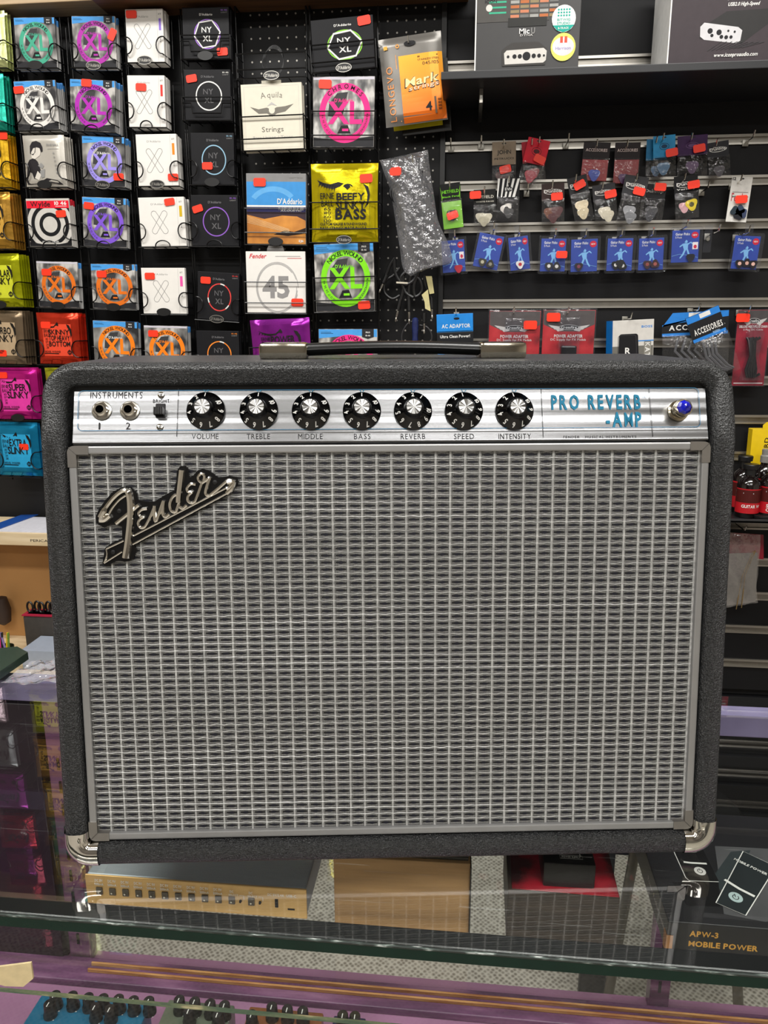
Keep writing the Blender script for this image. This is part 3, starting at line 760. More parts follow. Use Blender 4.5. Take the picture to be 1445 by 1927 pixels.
def sticker(par, wd, h, fx, fz, ro=0., y=0., s=1.):
    """orange-red notched price sticker at the fraction (fx, fz) of the face"""
    b = MB(); a, c, n_ = .0132*s, .0084*s, .0025*s
    P = [(-a, -c+n_), (-a+n_, -c), (a-n_, -c), (a, -c+n_), (a, c-n_), (a-n_, c), (-a+n_, c), (-a, c-n_)]
    P = [((fx-.5)*wd+x*cos(ro)-z*sin(ro), fz*h+x*sin(ro)+z*cos(ro)) for x, z in P]
    b.prism(P, y-.0026, y-.0014, TAGM)
    b.build('price_sticker', par, label='orange-red price sticker')
def photo_mat(i, a='2b2b2d', c='b9b7b3'):
    m = ramp_mat('grey_photo_print_%d' % i, [(.36, a), (.5, '7d7b78'), (.62, c)], 26+7*i, .3, 0, (1, 1, .6), 2); return m
BLUEB = ink('4a9be0'); SILV = ink('b9b7b4')
DA = "D'Addario"
def emblem_pack(t, wd, h, ring, top='blue', arc='NICKEL WOUND', xl=True, i=0, inkc=None):
    """envelope with a photo print, a coloured ring and two big letters"""
    b = MB(); b.box(-wd/2, wd/2, 0, .005, 0, h, photo_mat(i % 4), .0012); b.build('envelope', t)
    p = Print(0.); R_ = ink(ring); cx, cz, rx, rz = .02*wd, .485*h, .415*wd, .425*h
    p.poly([(-wd/2+.001, .001), (wd/2-.001, .001), (wd/2-.001, .16*h), (0, .10*h), (-wd/2+.001, .14*h)], CHAR)
    if top == 'blue':
        p.poly([(-wd/2+.001, h-.001), (wd/2-.001, h-.001), (wd/2-.001, .87*h), (.1*wd, .90*h), (-wd/2+.001, .85*h)], BLUEB)
        p.poly([(.24*wd, h), (.44*wd, h), (.44*wd, .87*h), (.34*wd, .84*h), (.24*wd, .87*h)], CHAR)
        p.text('PRO', .34*wd, .945*h, .024*h, WHITE); p.text('10-46', .34*wd, .895*h, .024*h, WHITE)
        p.rect(-.46*wd, .945*h, -.28*wd, .95*h, INK); p.rect(-.46*wd, .925*h, -.25*wd, .93*h, INK)
    else:
        p.rect(-wd/2+.001, .955*h, wd/2-.001, h-.001, ink('c9c6d0'))
    p.ellipse(cx, cz, rx, rz, R_, 40); p.ellipse(cx, cz, rx*.77, rz*.77, photo_mat((i+1) % 4, '343436', 'c4c1bc'), 36)
    p.poly([(cx-rx*.62, cz+rz*.30), (cx-rx*.30, cz+rz*.66), (cx+rx*.12, cz+rz*.70), (cx-rx*.1, cz-rz*.15), (cx-rx*.66, cz-rz*.1)], DKGREY)
    p.arctext(arc, cx, cz, rx*.885, rz*.885, .062*h, INK, pi/2, 1.75)
    p.arctext('ROUND WOUND ELECTRIC', cx, cz, rx*.885, rz*.885, .030*h, DKGREY, -pi*.16, .95, 'r')
    p.arctext('10 13 17 26 36 46', cx, cz, rx*.885, rz*.885, .034*h, DKGREY, pi*1.17, .95, 'r')
    wc = ink(inkc) if inkc else WHITE
    p.text(DA, cx-.02*wd, cz+.42*rz, .050*h, wc, w=.30*wd)
    p.text('XL', cx, cz+.01*rz, .29*h, R_, w=.56*wd, sp=.02, st='h')
    p.poly([(cx-.12*wd, cz-.68*rz), (cx-.06*wd, cz-.42*rz), (cx+.05*wd, cz-.40*rz), (cx+.10*wd, cz-.68*rz)], INK)
    p.rect(cx-.04*wd, cz-.60*rz, cx+.06*wd, cz-.52*rz, R_)
    p.build('printed_face', t)
def loops_pack(t, wd, h, tab):
    wb = mat('white_card', 'e6e3dd', .5, 0, .02)
    b = MB(); b.box(-wd/2, wd/2, 0, .012, 0, h, wb, .001); b.build('box', t)
    p = Print(0.); cx, cz = -.06*wd, .49*h
    p.text(DA, cx, .86*h, .038*h, GREYP, w=.34*wd, st='r')
    for sg in (1, -1):
        P = []; a = rad(90-sg*34); L_ = .27*h; r_ = .060*wd
        for k in range(24):
            q = 2*pi*k/24; x = r_*cos(q); z = r_*sin(q)+(L_-r_ if sin(q) >= 0 else -(L_-r_))
            P.append((cx+x*cos(a-pi/2)-z*sin(a-pi/2), cz+x*sin(a-pi/2)+z*cos(a-pi/2)))
        p.line(P, .0011, GREYP, True)
    p.line([(.345*wd, .01*h), (.345*wd, .99*h)], .0006, SILV); p.rect(.385*wd, .60*h, .445*wd, .82*h, ink(tab))
    p.text('XT', .415*wd, .90*h, .03*h, GREYP); p.text('10-46', .415*wd, .42*h, .03*h, GREYP, rot=pi/2, st='r')
    p.build('printed_face', t)
def hex_pack(t, wd, h, col, style='hex', dim=True, depth=.012):
    b = MB(); b.box(-wd/2, wd/2, 0, depth, 0, h, mat('black_card', '17171a', .5, 0, .08, 40, spec=.2), .001); b.build('box', t)
    p = Print(0.); c = ink(col); cx, cz, r_, rz = .03*wd, .48*h, .285*wd, .292*h
    tw = ink('5a595b') if dim else WHITE
    if style == 'hex':
        p.ring(cx, cz, r_, rz, .004*wd/.1*.45, c)
        P = [(cx+r_*.98*cos(rad(60*k+8)), cz+rz*.98*sin(rad(60*k+8))) for k in range(6)]; p.line(P, .0028*wd/.1, WHITE, True); tw = WHITE
    else:
        p.ring(cx, cz, r_, rz, .0026, c)
        if style == 'dash':
            for k in range(6): p.ring(cx, cz, r_*1.005, rz*1.005, .0030, WHITE if k % 2 else c, 6, rad(60*k+4), rad(60*k+26))
    p.text('NY', cx-.01*wd, cz+.085*h, .105*h, tw, w=.22*wd); p.text('XL', cx, cz-.085*h, .105*h, tw, w=.20*wd)
    p.text(DA, cx-.02*wd, .86*h, .042*h, WHITE if style == 'hex' else ink('6b6a6c'), w=.28*wd)
    p.text('10-46', .40*wd, .94*h, .028*h, c, w=.13*wd, st='r'); p.text('LIGHT', .40*wd, .895*h, .024*h, GREYP, w=.13*wd, st='r')
    p.build('printed_face', t)
def pillow_fn(wd, h, T=.008, seed=0, crimp=.085):
    rn = random.Random(seed); A = [(rn.uniform(20, 75), rn.uniform(20, 75), rn.uniform(0, 6.3)) for _ in range(5)]
    def f(x, z):
        u = min(1, abs(x)/(wd/2)); v = z/h; e = max(0, 1-u**5)
        c = 1 if crimp < v < 1-crimp else max(0, min(v, 1-v)/crimp)**1.5
        wv = sum(sin(a*x*1.3+b_*z+c_) for a, b_, c_ in A)/5
        return max(.0005, T*e*c*(1+.16*wv)+.0006*(1-c)*sin(x*900)*0+.0004)
    return f
def pillow(t, wd, h, m, T=.008, seed=0, nu=17, nv=21, name='pouch'):
    f = pillow_fn(wd, h, T, seed); b = MB()
    def g(sg): 
        def q(a, c):
            x = (a-.5)*wd*(1-.02*sin(pi*c)); z = c*h; return (x, -sg*f((a-.5)*wd, z)*(1 if sg > 0 else .35), z)
        return q
    b.grid(g(1), nu, nv, m)
    k = len(b.f); b.grid(g(-1), nu, nv, m)
    for i in range(k, len(b.f)): b.f[i] = b.f[i][::-1]
    return b.build(name, t, smooth=True), f
def foil_mat(c, r=.22): return mat('foil_'+c, c, r, .72, .12, 40, bump=.25, bscale=45)
EB = [('ERNIE', 'BALL')]
def foil_pack(t, wd, h, col, lines, seed, inkc='15130f', pale=None, T=.009, big=False):
    po, f = pillow(t, wd, h, foil_mat(col), T, seed)
    p = Print(-.0008, 8e-5, f); I = ink(inkc)
    sx, sz = wd, h
    def Q(pts, m=I): p.poly([(x*sx, z*sz) for x, z in pts], m)
    if pale: 
        n_ = 6
        for i in range(n_):
            for j in range(n_):
                a = -.34+.68*i/n_; c = .16+.62*j/n_; Q([(a, c), (a+.68/n_, c), (a+.68/n_, c+.62/n_), (a, c+.62/n_)], ink(pale)); p.k -= 1
        p.k += 1
    # spread wing on the left, tail feathers on the right
    Q([(-.36, .80), (-.30, .77), (-.20, .74), (-.10, .735), (-.02, .75), (-.06, .71), (-.16, .70), (-.26, .72)])
    for k in range(5): Q([(-.34+.05*k, .765-.01*k), (-.325+.05*k, .76-.01*k), (-.355+.05*k, .715-.005*k)])
    Q([(.24, .78), (.30, .76), (.345, .68), (.35, .58), (.32, .50), (.315, .58), (.30, .66), (.26, .72)])
    Q([(-.02, .78), (.02, .82), (.05, .77), (.03, .74)]); p.ring(.0, .745*h, .05*wd, .03*h, .003, I, 10, 0, pi)
    n_ = len(lines); z = .645
    for i, s in enumerate(lines):
        hh = .095 if n_ > 2 else .125
        p.text(s, .05*wd, (z-.02)*h-i*(hh+.02)*h, hh*h, I, w=(.40 if len(s) < 6 else .5)*wd, sp=.03)
    p.text('ERNIE', -.235*wd, .645*h, .065*h, I, w=.16*wd, st='r'); p.text('BALL', -.235*wd, .565*h, .065*h, I, w=.15*wd, st='r')
    for k in range(4): p.text(str(10+7*k), -.245*wd, (.49-.055*k)*h, .038*h, I, w=.06*wd, st='r')
    p.rect(-.33*wd, .20*h, .02*wd, .215*h, I); p.text('NICKEL WOUND', -.13*wd, .245*h, .035*h, I, w=.38*wd)
    p.ring(.27*wd, .235*h, .048*wd, .048*wd, .0022, I, 16); p.rect(.262*wd, .235*h-.06*wd, .278*wd, .235*h+.06*wd, I)
    p.build('printed_face', t)

def short(l): return ' '.join(l.replace(', price', '').replace(',', '').split()[:11])
def stack_behind(M, wd, h, n, kind, m, lab, grp, step=.007, name='string_pack'):
    """the packs filed behind the front one, each a thing of its own sharing one mesh"""
    if not n: return
    me = None
    for i in range(n):
        MM = M @ Matrix.Translation((random.uniform(-.0015, .0015)+.0008*i, step*(i+1), random.uniform(-.004, .001)))
        if me is None:
            b = MB()
            if kind == 'foil':
                f = pillow_fn(wd, h, .006, 3)
                b.grid(lambda a, c: ((a-.5)*wd, -f((a-.5)*wd, c*h)*.55, c*h), 9, 11, m); k = len(b.f)
                b.grid(lambda a, c: ((a-.5)*wd, f((a-.5)*wd, c*h)*.35, c*h), 9, 11, m)
                for q in range(k, len(b.f)): b.f[q] = b.f[q][::-1]
            else:
                b.box(-wd/2, wd/2, 0, step*.72, 0, h, m[0], .0008)
                if len(m) > 1: b.box(-wd/2-.0002, wd/2+.0002, -.0002, step*.72+.0002, .88*h, h+.0002, m[1], .0008)
            me = b.mesh(name, None, kind == 'foil')
        o = bpy.data.objects.new(name, me); COL.objects.link(o); o.matrix_world = MM; tag(o, ['nearest', 'second', 'third', 'fourth', 'fifth'][i]+' '+lab, 'string pack', grp)

# wire pockets -------------------------------------------------------
RACKS = {}
def rack(key, label, x, z):
    if key not in RACKS: RACKS[key] = thing('wire_rack', label, 'rack', Matrix.Translation((x, YW-.01, z)))
    return RACKS[key]
CHR_BADGE = mat('badge_chrome', 'a9a69f', .35, .8)
def arc3(c, r0, a0, a1, n=10, rz=None):
    rz = rz or r0; return [(c[0]+r0*cos(rad(a0+(a1-a0)*i/n)), c[1], c[2]+rz*sin(rad(a0+(a1-a0)*i/n))) for i in range(n+1)]
def pocket(rk, M, wd, h, deep, style='loop', badge='oval', off=-.006):
    """wire holder round a stack; M is the frame of the front pack"""
    L0 = rk.matrix_world.translation
    b = MB(); r = .0016; y = off-.002; yb = deep
    def W(P): return [M @ Vector(p) for p in P]
    x0, x1 = -wd/2-.004, wd/2+.004
    b.tube(W([(x0, y, -.003), (x1, y, -.003)]), r, WIRE)
    for x in (x0, x1):
        b.tube(W([(x, yb, h*.92), (x, yb, -.003), (x, y, -.003)]), r, WIRE)
    for x in (-.25*wd, 0, .25*wd): b.tube(W([(x, y, -.003), (x, yb, -.003)]), r*.8, WIRE)
    if style == 'loop':
        R_ = .16*h
        for sg in (-1, 1):
            b.tube(W([(sg*(wd/2+.002), yb, .46*h)]+[(sg*(wd/2+.002), y, .46*h)]+arc3((sg*(wd/2-.002), y, .30*h), R_*.8, 90, 270 if sg > 0 else -90, 10, R_)+[(sg*(wd/2+.002), yb, .14*h)]), r, WIRE)
    elif style == 'bars':
        for z in (.16*h, .50*h):
            b.tube(W([(x0, yb, z), (x0, y, z), (x1, y, z), (x1, yb, z)]), r, WIRE)
        for x in (x0, x1): b.tube(W([(x, y, -.003), (x, y, .52*h)]), r, WIRE)
    elif style == 'step':
        z = .44*h
        b.tube(W([(x0, yb, z), (x0, y, z), (x1, y, z), (x1, yb, z)]), r, WIRE)
        zz_ = .32*h
        b.tube(W([(x0, y, zz_), (-.34*wd, y, zz_), (-.31*wd, y, .12*h), (.31*wd, y, .12*h), (.34*wd, y, zz_), (x1, y, zz_)]), r, WIRE)
        for x in (x0, x1): b.tube(W([(x, y, -.003), (x, y, z)]), r, WIRE)
    if badge == 'hump': b.tube(W([(-.16*wd, y, -.003)]+arc3((0, y, .0), .16*wd, 170, 10, 10, .11*h)+[(.16*wd, y, -.003)]), r, WIRE)
    po = b.build('pocket', rk, L0, smooth=True)
    if badge in ('oval', 'chrome'):
        b = MB(); zc = .035*h if badge == 'oval' else .02*h; rx, rz = .0190, .0100
        b.prism([p for p in [(rx*cos(2*pi*i/20), zc+rz*sin(2*pi*i/20)) for i in range(20)]], y-.0022, y-.0002, BLACK, M); b.v = [tuple(v) for v in b.v]
        o = b.build('oval_badge', po, L0)
        if badge == 'chrome':
            p = Print(y-.0022); p.ring(0, zc, rx, rz, .0014, CHR_BADGE, 20); p.text(DA, 0, zc, .0066, CHR_BADGE, w=.030, shear=.2)
            p.b.v = [tuple(M @ Vector(v)) for v in p.b.v]; p.build('badge_lettering', o, off=L0)
def column(key, label, packs_top, xpx, ytop=14, ybot=700):
    P = hit(xpx, (ytop+ybot)/2, 1, YW-.03); return rack(key, label, P.x, P.z)

YP = 1.995
ENV = [mat('envelope_edge', 'a9a8a6', .4), mat('envelope_edge_blue', '3f86c9', .4)]
WCARD = [mat('white_card')] if 'white_card' in MATS else [mat('white_card', 'e6e3dd', .5, 0, .02)]
BCARD = [mat('black_card', '17171a', .5, 0, .08, 40, spec=.2)]
r1 = column('c1', 'black wire string rack, column with the teal ring pack on top', 0, 75)
r2 = column('c2', 'black wire string rack, column of purple, lavender and orange ring packs', 0, 190)
r3 = column('c3', 'black wire string rack, column of white boxes with crossed loops', 0, 300)
r4 = column('c4', 'black wire string rack, column of small black boxes', 0, 400)
r0 = column('c0', 'black wire string rack, column of shiny foil packs at the left edge', 0, 0)
rm = column('cm', 'wire rack of foil packs left of the frame, mirrored in the counter glass', 0, -110)
r5 = column('c5', 'black wire rack column with the cream bass string pack', 0, 515)
r6 = column('c6', 'black wire rack column with the yellow foil bass string pack', 0, 650)
XLP = [  # rack, quad, ring colour, top, sticker (fx,fz,rot), pocket badge, n behind, label
 (r1, (25, 33, 102, 32, 128), '47a98b', 'blue', None, 'oval', 2, 'grey string pack with a teal ring at the top left of the racks', '47a98b'),
 (r1, (25, 153, 103.5, 150, 246), 'e6e2dc', 'blue', (.12, .82, .05), 'hump', 5, 'grey string pack with a white ring and white letters', None),
 (r2, (134, 30, 216, 30, 127), 'b233a8', 'blue', (.93, .64, 1.1), 'chrome', 2, 'grey pack with a magenta ring and tag on its right edge', 'b233a8'),
 (r2, (131, 148, 216, 152, 245), 'b02bb0', 'blue', (.38, .93, -.03), 'hump', 5, 'grey pack with a magenta ring and tag on its top edge', 'b02bb0'),
 (r2, (153.5, 255, 234, 258, 349), '9b8ee2', 'plainblue', (.85, .20, .02), 'chrome', 4, 'grey string pack with a pale lavender ring', None),
 (r2, (154, 370, 237, 373.5, 462.5), '7d54cf', 'plainblue', (.16, .82, -.08), 'hump', 2, 'grey string pack with a violet ring', '7d54cf'),
 (r1, (67.5, 491, 145, 493, 577), 'e0701c', 'silver', (.25, .76, 0), 'oval', 2, 'silver-topped string pack with a dark orange ring above the red foil pack', 'e0701c'),
 (r2, (170, 496, 253, 497.5, 580), 'e0701c', 'plainblue', (.25, .77, 0), 'oval', 2, 'blue-topped string pack with a dark orange ring and a price tag', 'e0701c'),
 (r2, (174, 602.6, 258, 606, 694), 'f68318', 'plainblue', None, None, 2, 'blue-topped string pack with a bright orange ring and no price tag', None),
 (r3, (270, 612, 352, 614, 700), 'f68318', 'silver', (.22, .83, 0), None, 2, 'silver-topped pack with a bright orange ring just above the amplifier', 'f68318'),
]
for i, (rk, q, ring, top, stk, bd, nb, lab, ic) in enumerate(XLP):
    M, wd, h = frame(q, YP); t = thing('string_pack', lab, 'string pack', M, 'ring-printed string packs in the wire racks')
    emblem_pack(t, wd, h, ring, 'blue' if 'blue' in top else 'silver', i=i, inkc=ic)
    if stk: sticker(t, wd, h, *stk)
    stack_behind(M, wd, h, nb, 'card', ENV, 'pack behind the '+short(lab), 'packs behind ring pack %d' % (i+1))
    pocket(rk, M, wd, h, .045, 'loop', bd)
XT = [((235, 17.5, 305.6, 16, 118), '8c6fd0', (.17, .90, 0), 'chrome', 'white box with crossed loops and a purple tab'),
      ((239, 141.7, 309, 141.7, 239), 'd83a34', (.37, .77, -.05), 'hump', 'white box with crossed loops and a red tab'),
      ((254.7, 253, 331, 251.5, 350), 'f08a24', (.88, .16, 0), 'chrome', 'white box with crossed loops and an orange tab'),
      ((259.5, 372, 345.5, 370, 464), 'd2b021', (.69, .90, .12), 'hump', 'white box with crossed loops and a mustard tab'),
      ((265, 504, 347, 504, 590), 'e85aa8', (.2, .82, 0), 'oval', 'white box with crossed loops and a pink tab')]
for i, (q, tab, stk, bd, lab) in enumerate(XT):
    M, wd, h = frame(q, YP); t = thing('string_box', lab, 'string box', M, 'white string boxes in the wire rack')
    loops_pack(t, wd, h, tab); sticker(t, wd, h, *stk)
    stack_behind(M, wd, h, 2 if i < 4 else 0, 'card', WCARD, 'box behind the '+short(lab), 'boxes behind white box %d' % (i+1), .0145, 'string_box')
    pocket(r3, M, wd, h, .045, 'loop', bd)
NY = [((342, 14.3, 430, 12.7, 111), 'a06fd6', 'hex', (.85, .13, .05), 'step', 'oval', 'black box with a purple-edged white hexagon'),
      ((345.5, 131, 433, 130.5, 226), 'efeee8', 'dash', (.17, .82, .15), 'step', None, 'black box with a white ring'),
      ((358, 250, 439.5, 250, 347), '8fb8d0', 'ring', (.38, .36, 0), 'loop', 'oval', 'black box with a pale blue ring'),
      ((358, 367, 447, 367, 462.5), '8d5cc0', 'ring', (.15, .73, .3), 'loop', 'hump', 'black box with a violet ring'),
      ((372, 510, 450.5, 515, 599.5), 'd8403c', 'dash', (.2, .82, 0), 'loop', 'chrome', 'black box with a red ring'),
      ((368.7, 622, 449, 623, 706), 'f0882c', 'dash', None, 'loop', None, 'black box with an orange ring above the amplifier')]
for i, (q, c, st, stk, ps, bd, lab) in enumerate(NY):
    M, wd, h = frame(q, YP); t = thing('string_box', lab, 'string box', M, 'black string boxes in the wire rack')
    hex_pack(t, wd, h, c, st, st != 'hex')
    if stk: sticker(t, wd, h, *stk)
    stack_behind(M, wd, h, 1, 'card', BCARD, 'box behind the '+short(lab), 'boxes behind black box %d' % (i+1), .0145, 'string_box')
    pocket(r4, M, wd, h, .045, ps, bd)
# foil packs
FO = [(r0, (-72, 20, 8, 20, 128), 'c9cf8f', ['MEGA', 'SLINKY'], None, 2, 'pale yellow-green foil pack at the top left corner', None),
      (r0, (-70, 138, 6, 138, 246), '1f9c86', ['MAMMOTH', 'SLINKY'], None, 3, 'teal foil pack at the left edge beside the white ring pack', None),
      (r0, (-66, 250, 14, 250, 352), 'd3a51f', ['RIGHTEOUS', 'SLINKY'], (.93, .93, 0), 3, 'golden yellow foil pack at the left edge beside the seated figure pack', 'e2b52e'),
      (r0, (-62, 362, 18, 361, 468), 'b98a35', ['PRIMO', 'SLINKY'], None, 4, 'brass-coloured foil pack at the left edge beside the bullseye pack', 'c99a40'),
      (r0, (-46, 478, 35, 477, 577), 'b9bd15', ['REGULAR', 'SLINKY'], None, 4, 'lime yellow foil pack at the left edge', 'c8cc30'),
      (r0, (-40, 583, 42, 585, 683), '8d7a62', ['TURBO', 'SLINKY'], (.50, .20, 0), 4, 'brown-grey foil pack beside the red foil pack', 'b49c7c'),
      (r0, (-12, 692, 69, 692, 788), 'd0218f', ['SUPER', 'SLINKY'], (.24, .86, 0), 2, 'magenta foil pack above the blue foil pack', 'e03aa0'),
      (r0, (-10, 793, 70, 795, 893), '1b8fc0', ['EXTRA', 'SLINKY'], (.68, .55, 0), 1, 'sky blue foil pack, lowest of the left column', '2aa0d0'),
      (r1, (68, 588, 147, 589, 684), 'd33a22', ['SKINNY', 'TOP HEAVY', 'BOTTOM'], (.25, .76, 0), 3, 'red-orange foil pack at the top left of the amplifier', 'e4492e'),
      (r1, (84, 692, 165, 692, 790), 'b9bd2c', ['HYBRID', 'SLINKY'], None, 1, 'yellow-green foil pack mostly hidden behind the amplifier', None),
      (rm, (-178, 500, -98, 500, 600), 'b7a3ab', ['SLINKY'], None, 1, 'pinkish silver foil pack seen mirrored in the counter glass', None),
      (rm, (-182, 385, -100, 385, 487), '83888a', ['SLINKY'], None, 1, 'grey foil pack seen mirrored in the counter glass', None),
      (rm, (-187, 270, -104, 270, 372), '8a2a86', ['POWER'], None, 1, 'purple foil pack seen mirrored in the counter glass', None),
      (rm, (-192, 155, -108, 155, 257), 'a02334', ['SLINKY'], None, 1, 'red foil pack seen mirrored in the counter glass', None),
      (rm, (-197, 40, -112, 40, 142), '6d2030', ['SLINKY'], None, 1, 'dark red foil pack seen mirrored in the counter glass', None)]
for i, (rk, q, c, ln, stk, nb, lab, pale) in enumerate(FO):
    M, wd, h = frame(q, YP); t = thing('string_pack', lab, 'string pack', M, 'foil string packs')
    foil_pack(t, wd, h, c, ln, i+20, pale=pale)
    if stk: sticker(t, wd, h, *stk, y=-.0085)
    stack_behind(M, wd, h, nb, 'foil', foil_mat(c), 'pack behind the '+short(lab), 'packs behind foil pack %d' % (i+1), .011)
    pocket(rk, M, wd, h, .06, 'loop', 'oval' if i in (4, 6) else None, -.011)
# silver pack with a seated figure print
M, wd, h = frame((42, 255, 120, 254, 352), YP); t = thing('string_pack', 'silver string pack with a black and white print of a seated figure', 'string pack', M)
po, f = pillow(t, wd, h, mat('silver_film', 'c9c4ba', .25, .35, .05, 30, bump=.15, bscale=40), .007, 77)
p = Print(-.0008, 8e-5, f); DK = ink('262326'); SK = ink('d2ccc2')
def Q(pts, m): p.poly([((x-.5)*wd, z*h) for x, z in pts], m)
Q([(.02, .10), (.10, .45), (.16, .52), (.28, .55), (.36, .48), (.42, .30), (.36, .22), (.30, .16), (.40, .06), (.06, .04)], DK)
Q([(.22, .55), (.30, .53), (.42, .60), (.46, .70), (.40, .76), (.28, .74), (.22, .66)], SK)
Q([(.19, .64), (.20, .78), (.26, .86), (.36, .88), (.46, .84), (.50, .76), (.50, .68), (.45, .66), (.43, .74), (.34, .76), (.32, .66), (.26, .60)], DK)
Q([(.26, .16), (.34, .30), (.42, .22), (.36, .12)], SK); Q([(.36, .40), (.44, .46), (.50, .40), (.46, .34)], GREYP); Q([(.40, .30), (.52, .34), (.50, .18), (.42, .16)], GREYP)
Q([(.05, .04), (.92, .04), (.80, .12), (.55, .16), (.42, .10), (.05, .12)], DK); 
p.text('ERNIE BALL', .24*wd, .80*h, .04*h, GREYP, w=.28*wd); p.rect(.12*wd, .72*h, .38*wd, .727*h, GREYP)
for k in range(6): p.text(str((10, 13, 17, 26, 36, 46)[k]), .26*wd+.01*k*wd, (.64-.075*k)*h, .035*h, GREYP)
p.build('printed_face', t)
stack_behind(M, wd, h, 4, 'foil', mat('silver_film'), 'silver pack filed behind the seated figure pack', 'packs behind figure pack', .010); pocket(r1, M, wd, h, .05, 'loop', 'oval', -.010)
# red-topped bullseye pack
M, wd, h = frame((48, 374, 129, 373, 464), YP); t = thing('string_pack', 'white string pack with a black bullseye and a red top band', 'string pack', M)
b = MB(); b.box(-wd/2, wd/2, 0, .005, 0, h, mat('bullseye_card', 'c9c5be', .35), .001); b.build('envelope', t)
p = Print(0.); ex, ez = .02*wd, .46*h
def clip_ring(r0, r1):
    P = []
    n_ = 64
    for i in range(n_):
        a = 2*pi*i/n_; o_ = []
        for r_ in (r0, r1): o_.append((max(-wd/2+.001, min(wd/2-.001, ex+r_*cos(a))), max(.08*h, min(.84*h, ez+r_*sin(a)))))
        P.append(o_)
    p.tri([q for o_ in P for q in o_], [(2*i+1, (2*i+3) % (2*n_), (2*i+2) % (2*n_), 2*i) for i in range(n_)][::1], INK); p.k += 1
for r0_, r1_ in ((.17, .25), (.36, .44), (.53, .61)): clip_ring(r1_*wd, r0_*wd); 
p.rect(-wd/2+.001, .80*h, wd/2-.001, .955*h, ink('e01830')); p.text('Wylde', -.17*wd, .885*h, .105*h, INK, w=.46*wd); p.text('10 46', .30*wd, .90*h, .07*h, WHITE, w=.28*wd); p.rect(.18*wd, .835*h, .44*wd, .845*h, WHITE)
p.poly([(-.5*wd+.001, .001), (.5*wd-.001, .001), (.5*wd-.001, .09*h), (.2*wd, .05*h), (-.2*wd, .05*h), (-.5*wd+.001, .10*h)], INK); p.text('ELECTRIC GUITAR', 0, .10*h, .03*h, WHITE)
p.build('printed_face', t); sticker(t, wd, h, .80, .68, .05)
stack_behind(M, wd, h, 3, 'card', [mat('bullseye_card'), ink('c92334')], 'red-topped pack filed behind the bullseye pack', 'packs behind bullseye pack'); pocket(r1, M, wd, h, .04, 'loop', 'hump')

# ---- bass packs on the second rack
YB = 1.98
def bass(q, lab, fn, stk=None, depth=.008, bd=None, rk=None, nb=0, bm=None, cat='string pack', nm='string_pack', sy=0., pk=True, offp=-.006):
    M, wd, h = frame(q, YB); t = thing(nm, lab, cat, M); fn(t, wd, h)
    if stk: sticker(t, wd, h, *stk, y=sy, s=1.15)
    if nb: stack_behind(M, wd, h, nb, 'card', bm, 'pack behind the '+short(lab), 'packs behind the '+lab, .009)
    if pk: pocket(rk, M, wd, h, .05, 'bars', bd, offp)
    return M, wd, h, t
cream = mat('cream_card', 'dcd6c4', .5, 0, .03)
def aquila(t, wd, h):
    b = MB(); b.box(-wd/2, wd/2, 0, .012, 0, h, cream, .001); b.box(-.16*wd, .16*wd, .004, .008, h-.002, h+.055*h, cream, .001); b.build('box', t)
    p = Print(0.); Gm = ink('77736a')
    p.line([(-.45*wd, .03*h), (.45*wd, .03*h), (.45*wd, .96*h), (-.45*wd, .96*h)], .0008, SILV, True)
    p.arctext('Aquila', 0, .30*h, .9*wd, .53*h, .085*h, Gm, pi/2, .42, 'r'); 
    p.poly([(-.36*wd, .66*h), (-.22*wd, .62*h), (-.08*wd, .64*h), (0, .60*h), (.08*wd, .64*h), (.22*wd, .65*h), (.36*wd, .68*h), (.22*wd, .57*h), (.08*wd, .545*h), (0, .50*h), (-.08*wd, .55*h), (-.22*wd, .55*h)], Gm)
    p.ellipse(.0, .60*h, .05*wd, .055*h, cream); p.poly([(-.08*wd, .66*h), (0, .72*h), (.09*wd, .66*h), (0, .68*h)], SILV)
    p.text('Strings', 0, .31*h, .075*h, Gm, w=.36*wd, st='r'); p.text('Bass Unison / Tenor', 0, .19*h, .04*h, SILV, w=.66*wd, st='r'); p.build('printed_face', t)
bass((452.4, 159.5, 567, 154, 283.4), 'cream bass string box with a grey eagle, below the empty pocket', aquila, None, rk=r5, nb=2, bm=[cream], cat='string box', nm='string_box')
bass((584, 39, 701, 27, 137), 'black bass string box with a green-edged white hexagon', lambda t, w_, h_: hex_pack(t, w_, h_, '8ad03c', 'hex', False), (.86, .90, .1), rk=r6, bd='chrome', nb=1, bm=BCARD, cat='string box', nm='string_box')
bass((589, 144, 705.6, 143, 277), 'grey bass string pack with a hot pink ring and a price tag', lambda t, w_, h_: emblem_pack(t, w_, h_, 'ee2f86', 'silver', 'CHROMES', i=2, inkc='ee2f86'), (.20, .89, -.03), rk=r6, nb=1, bm=[ENV[0]])
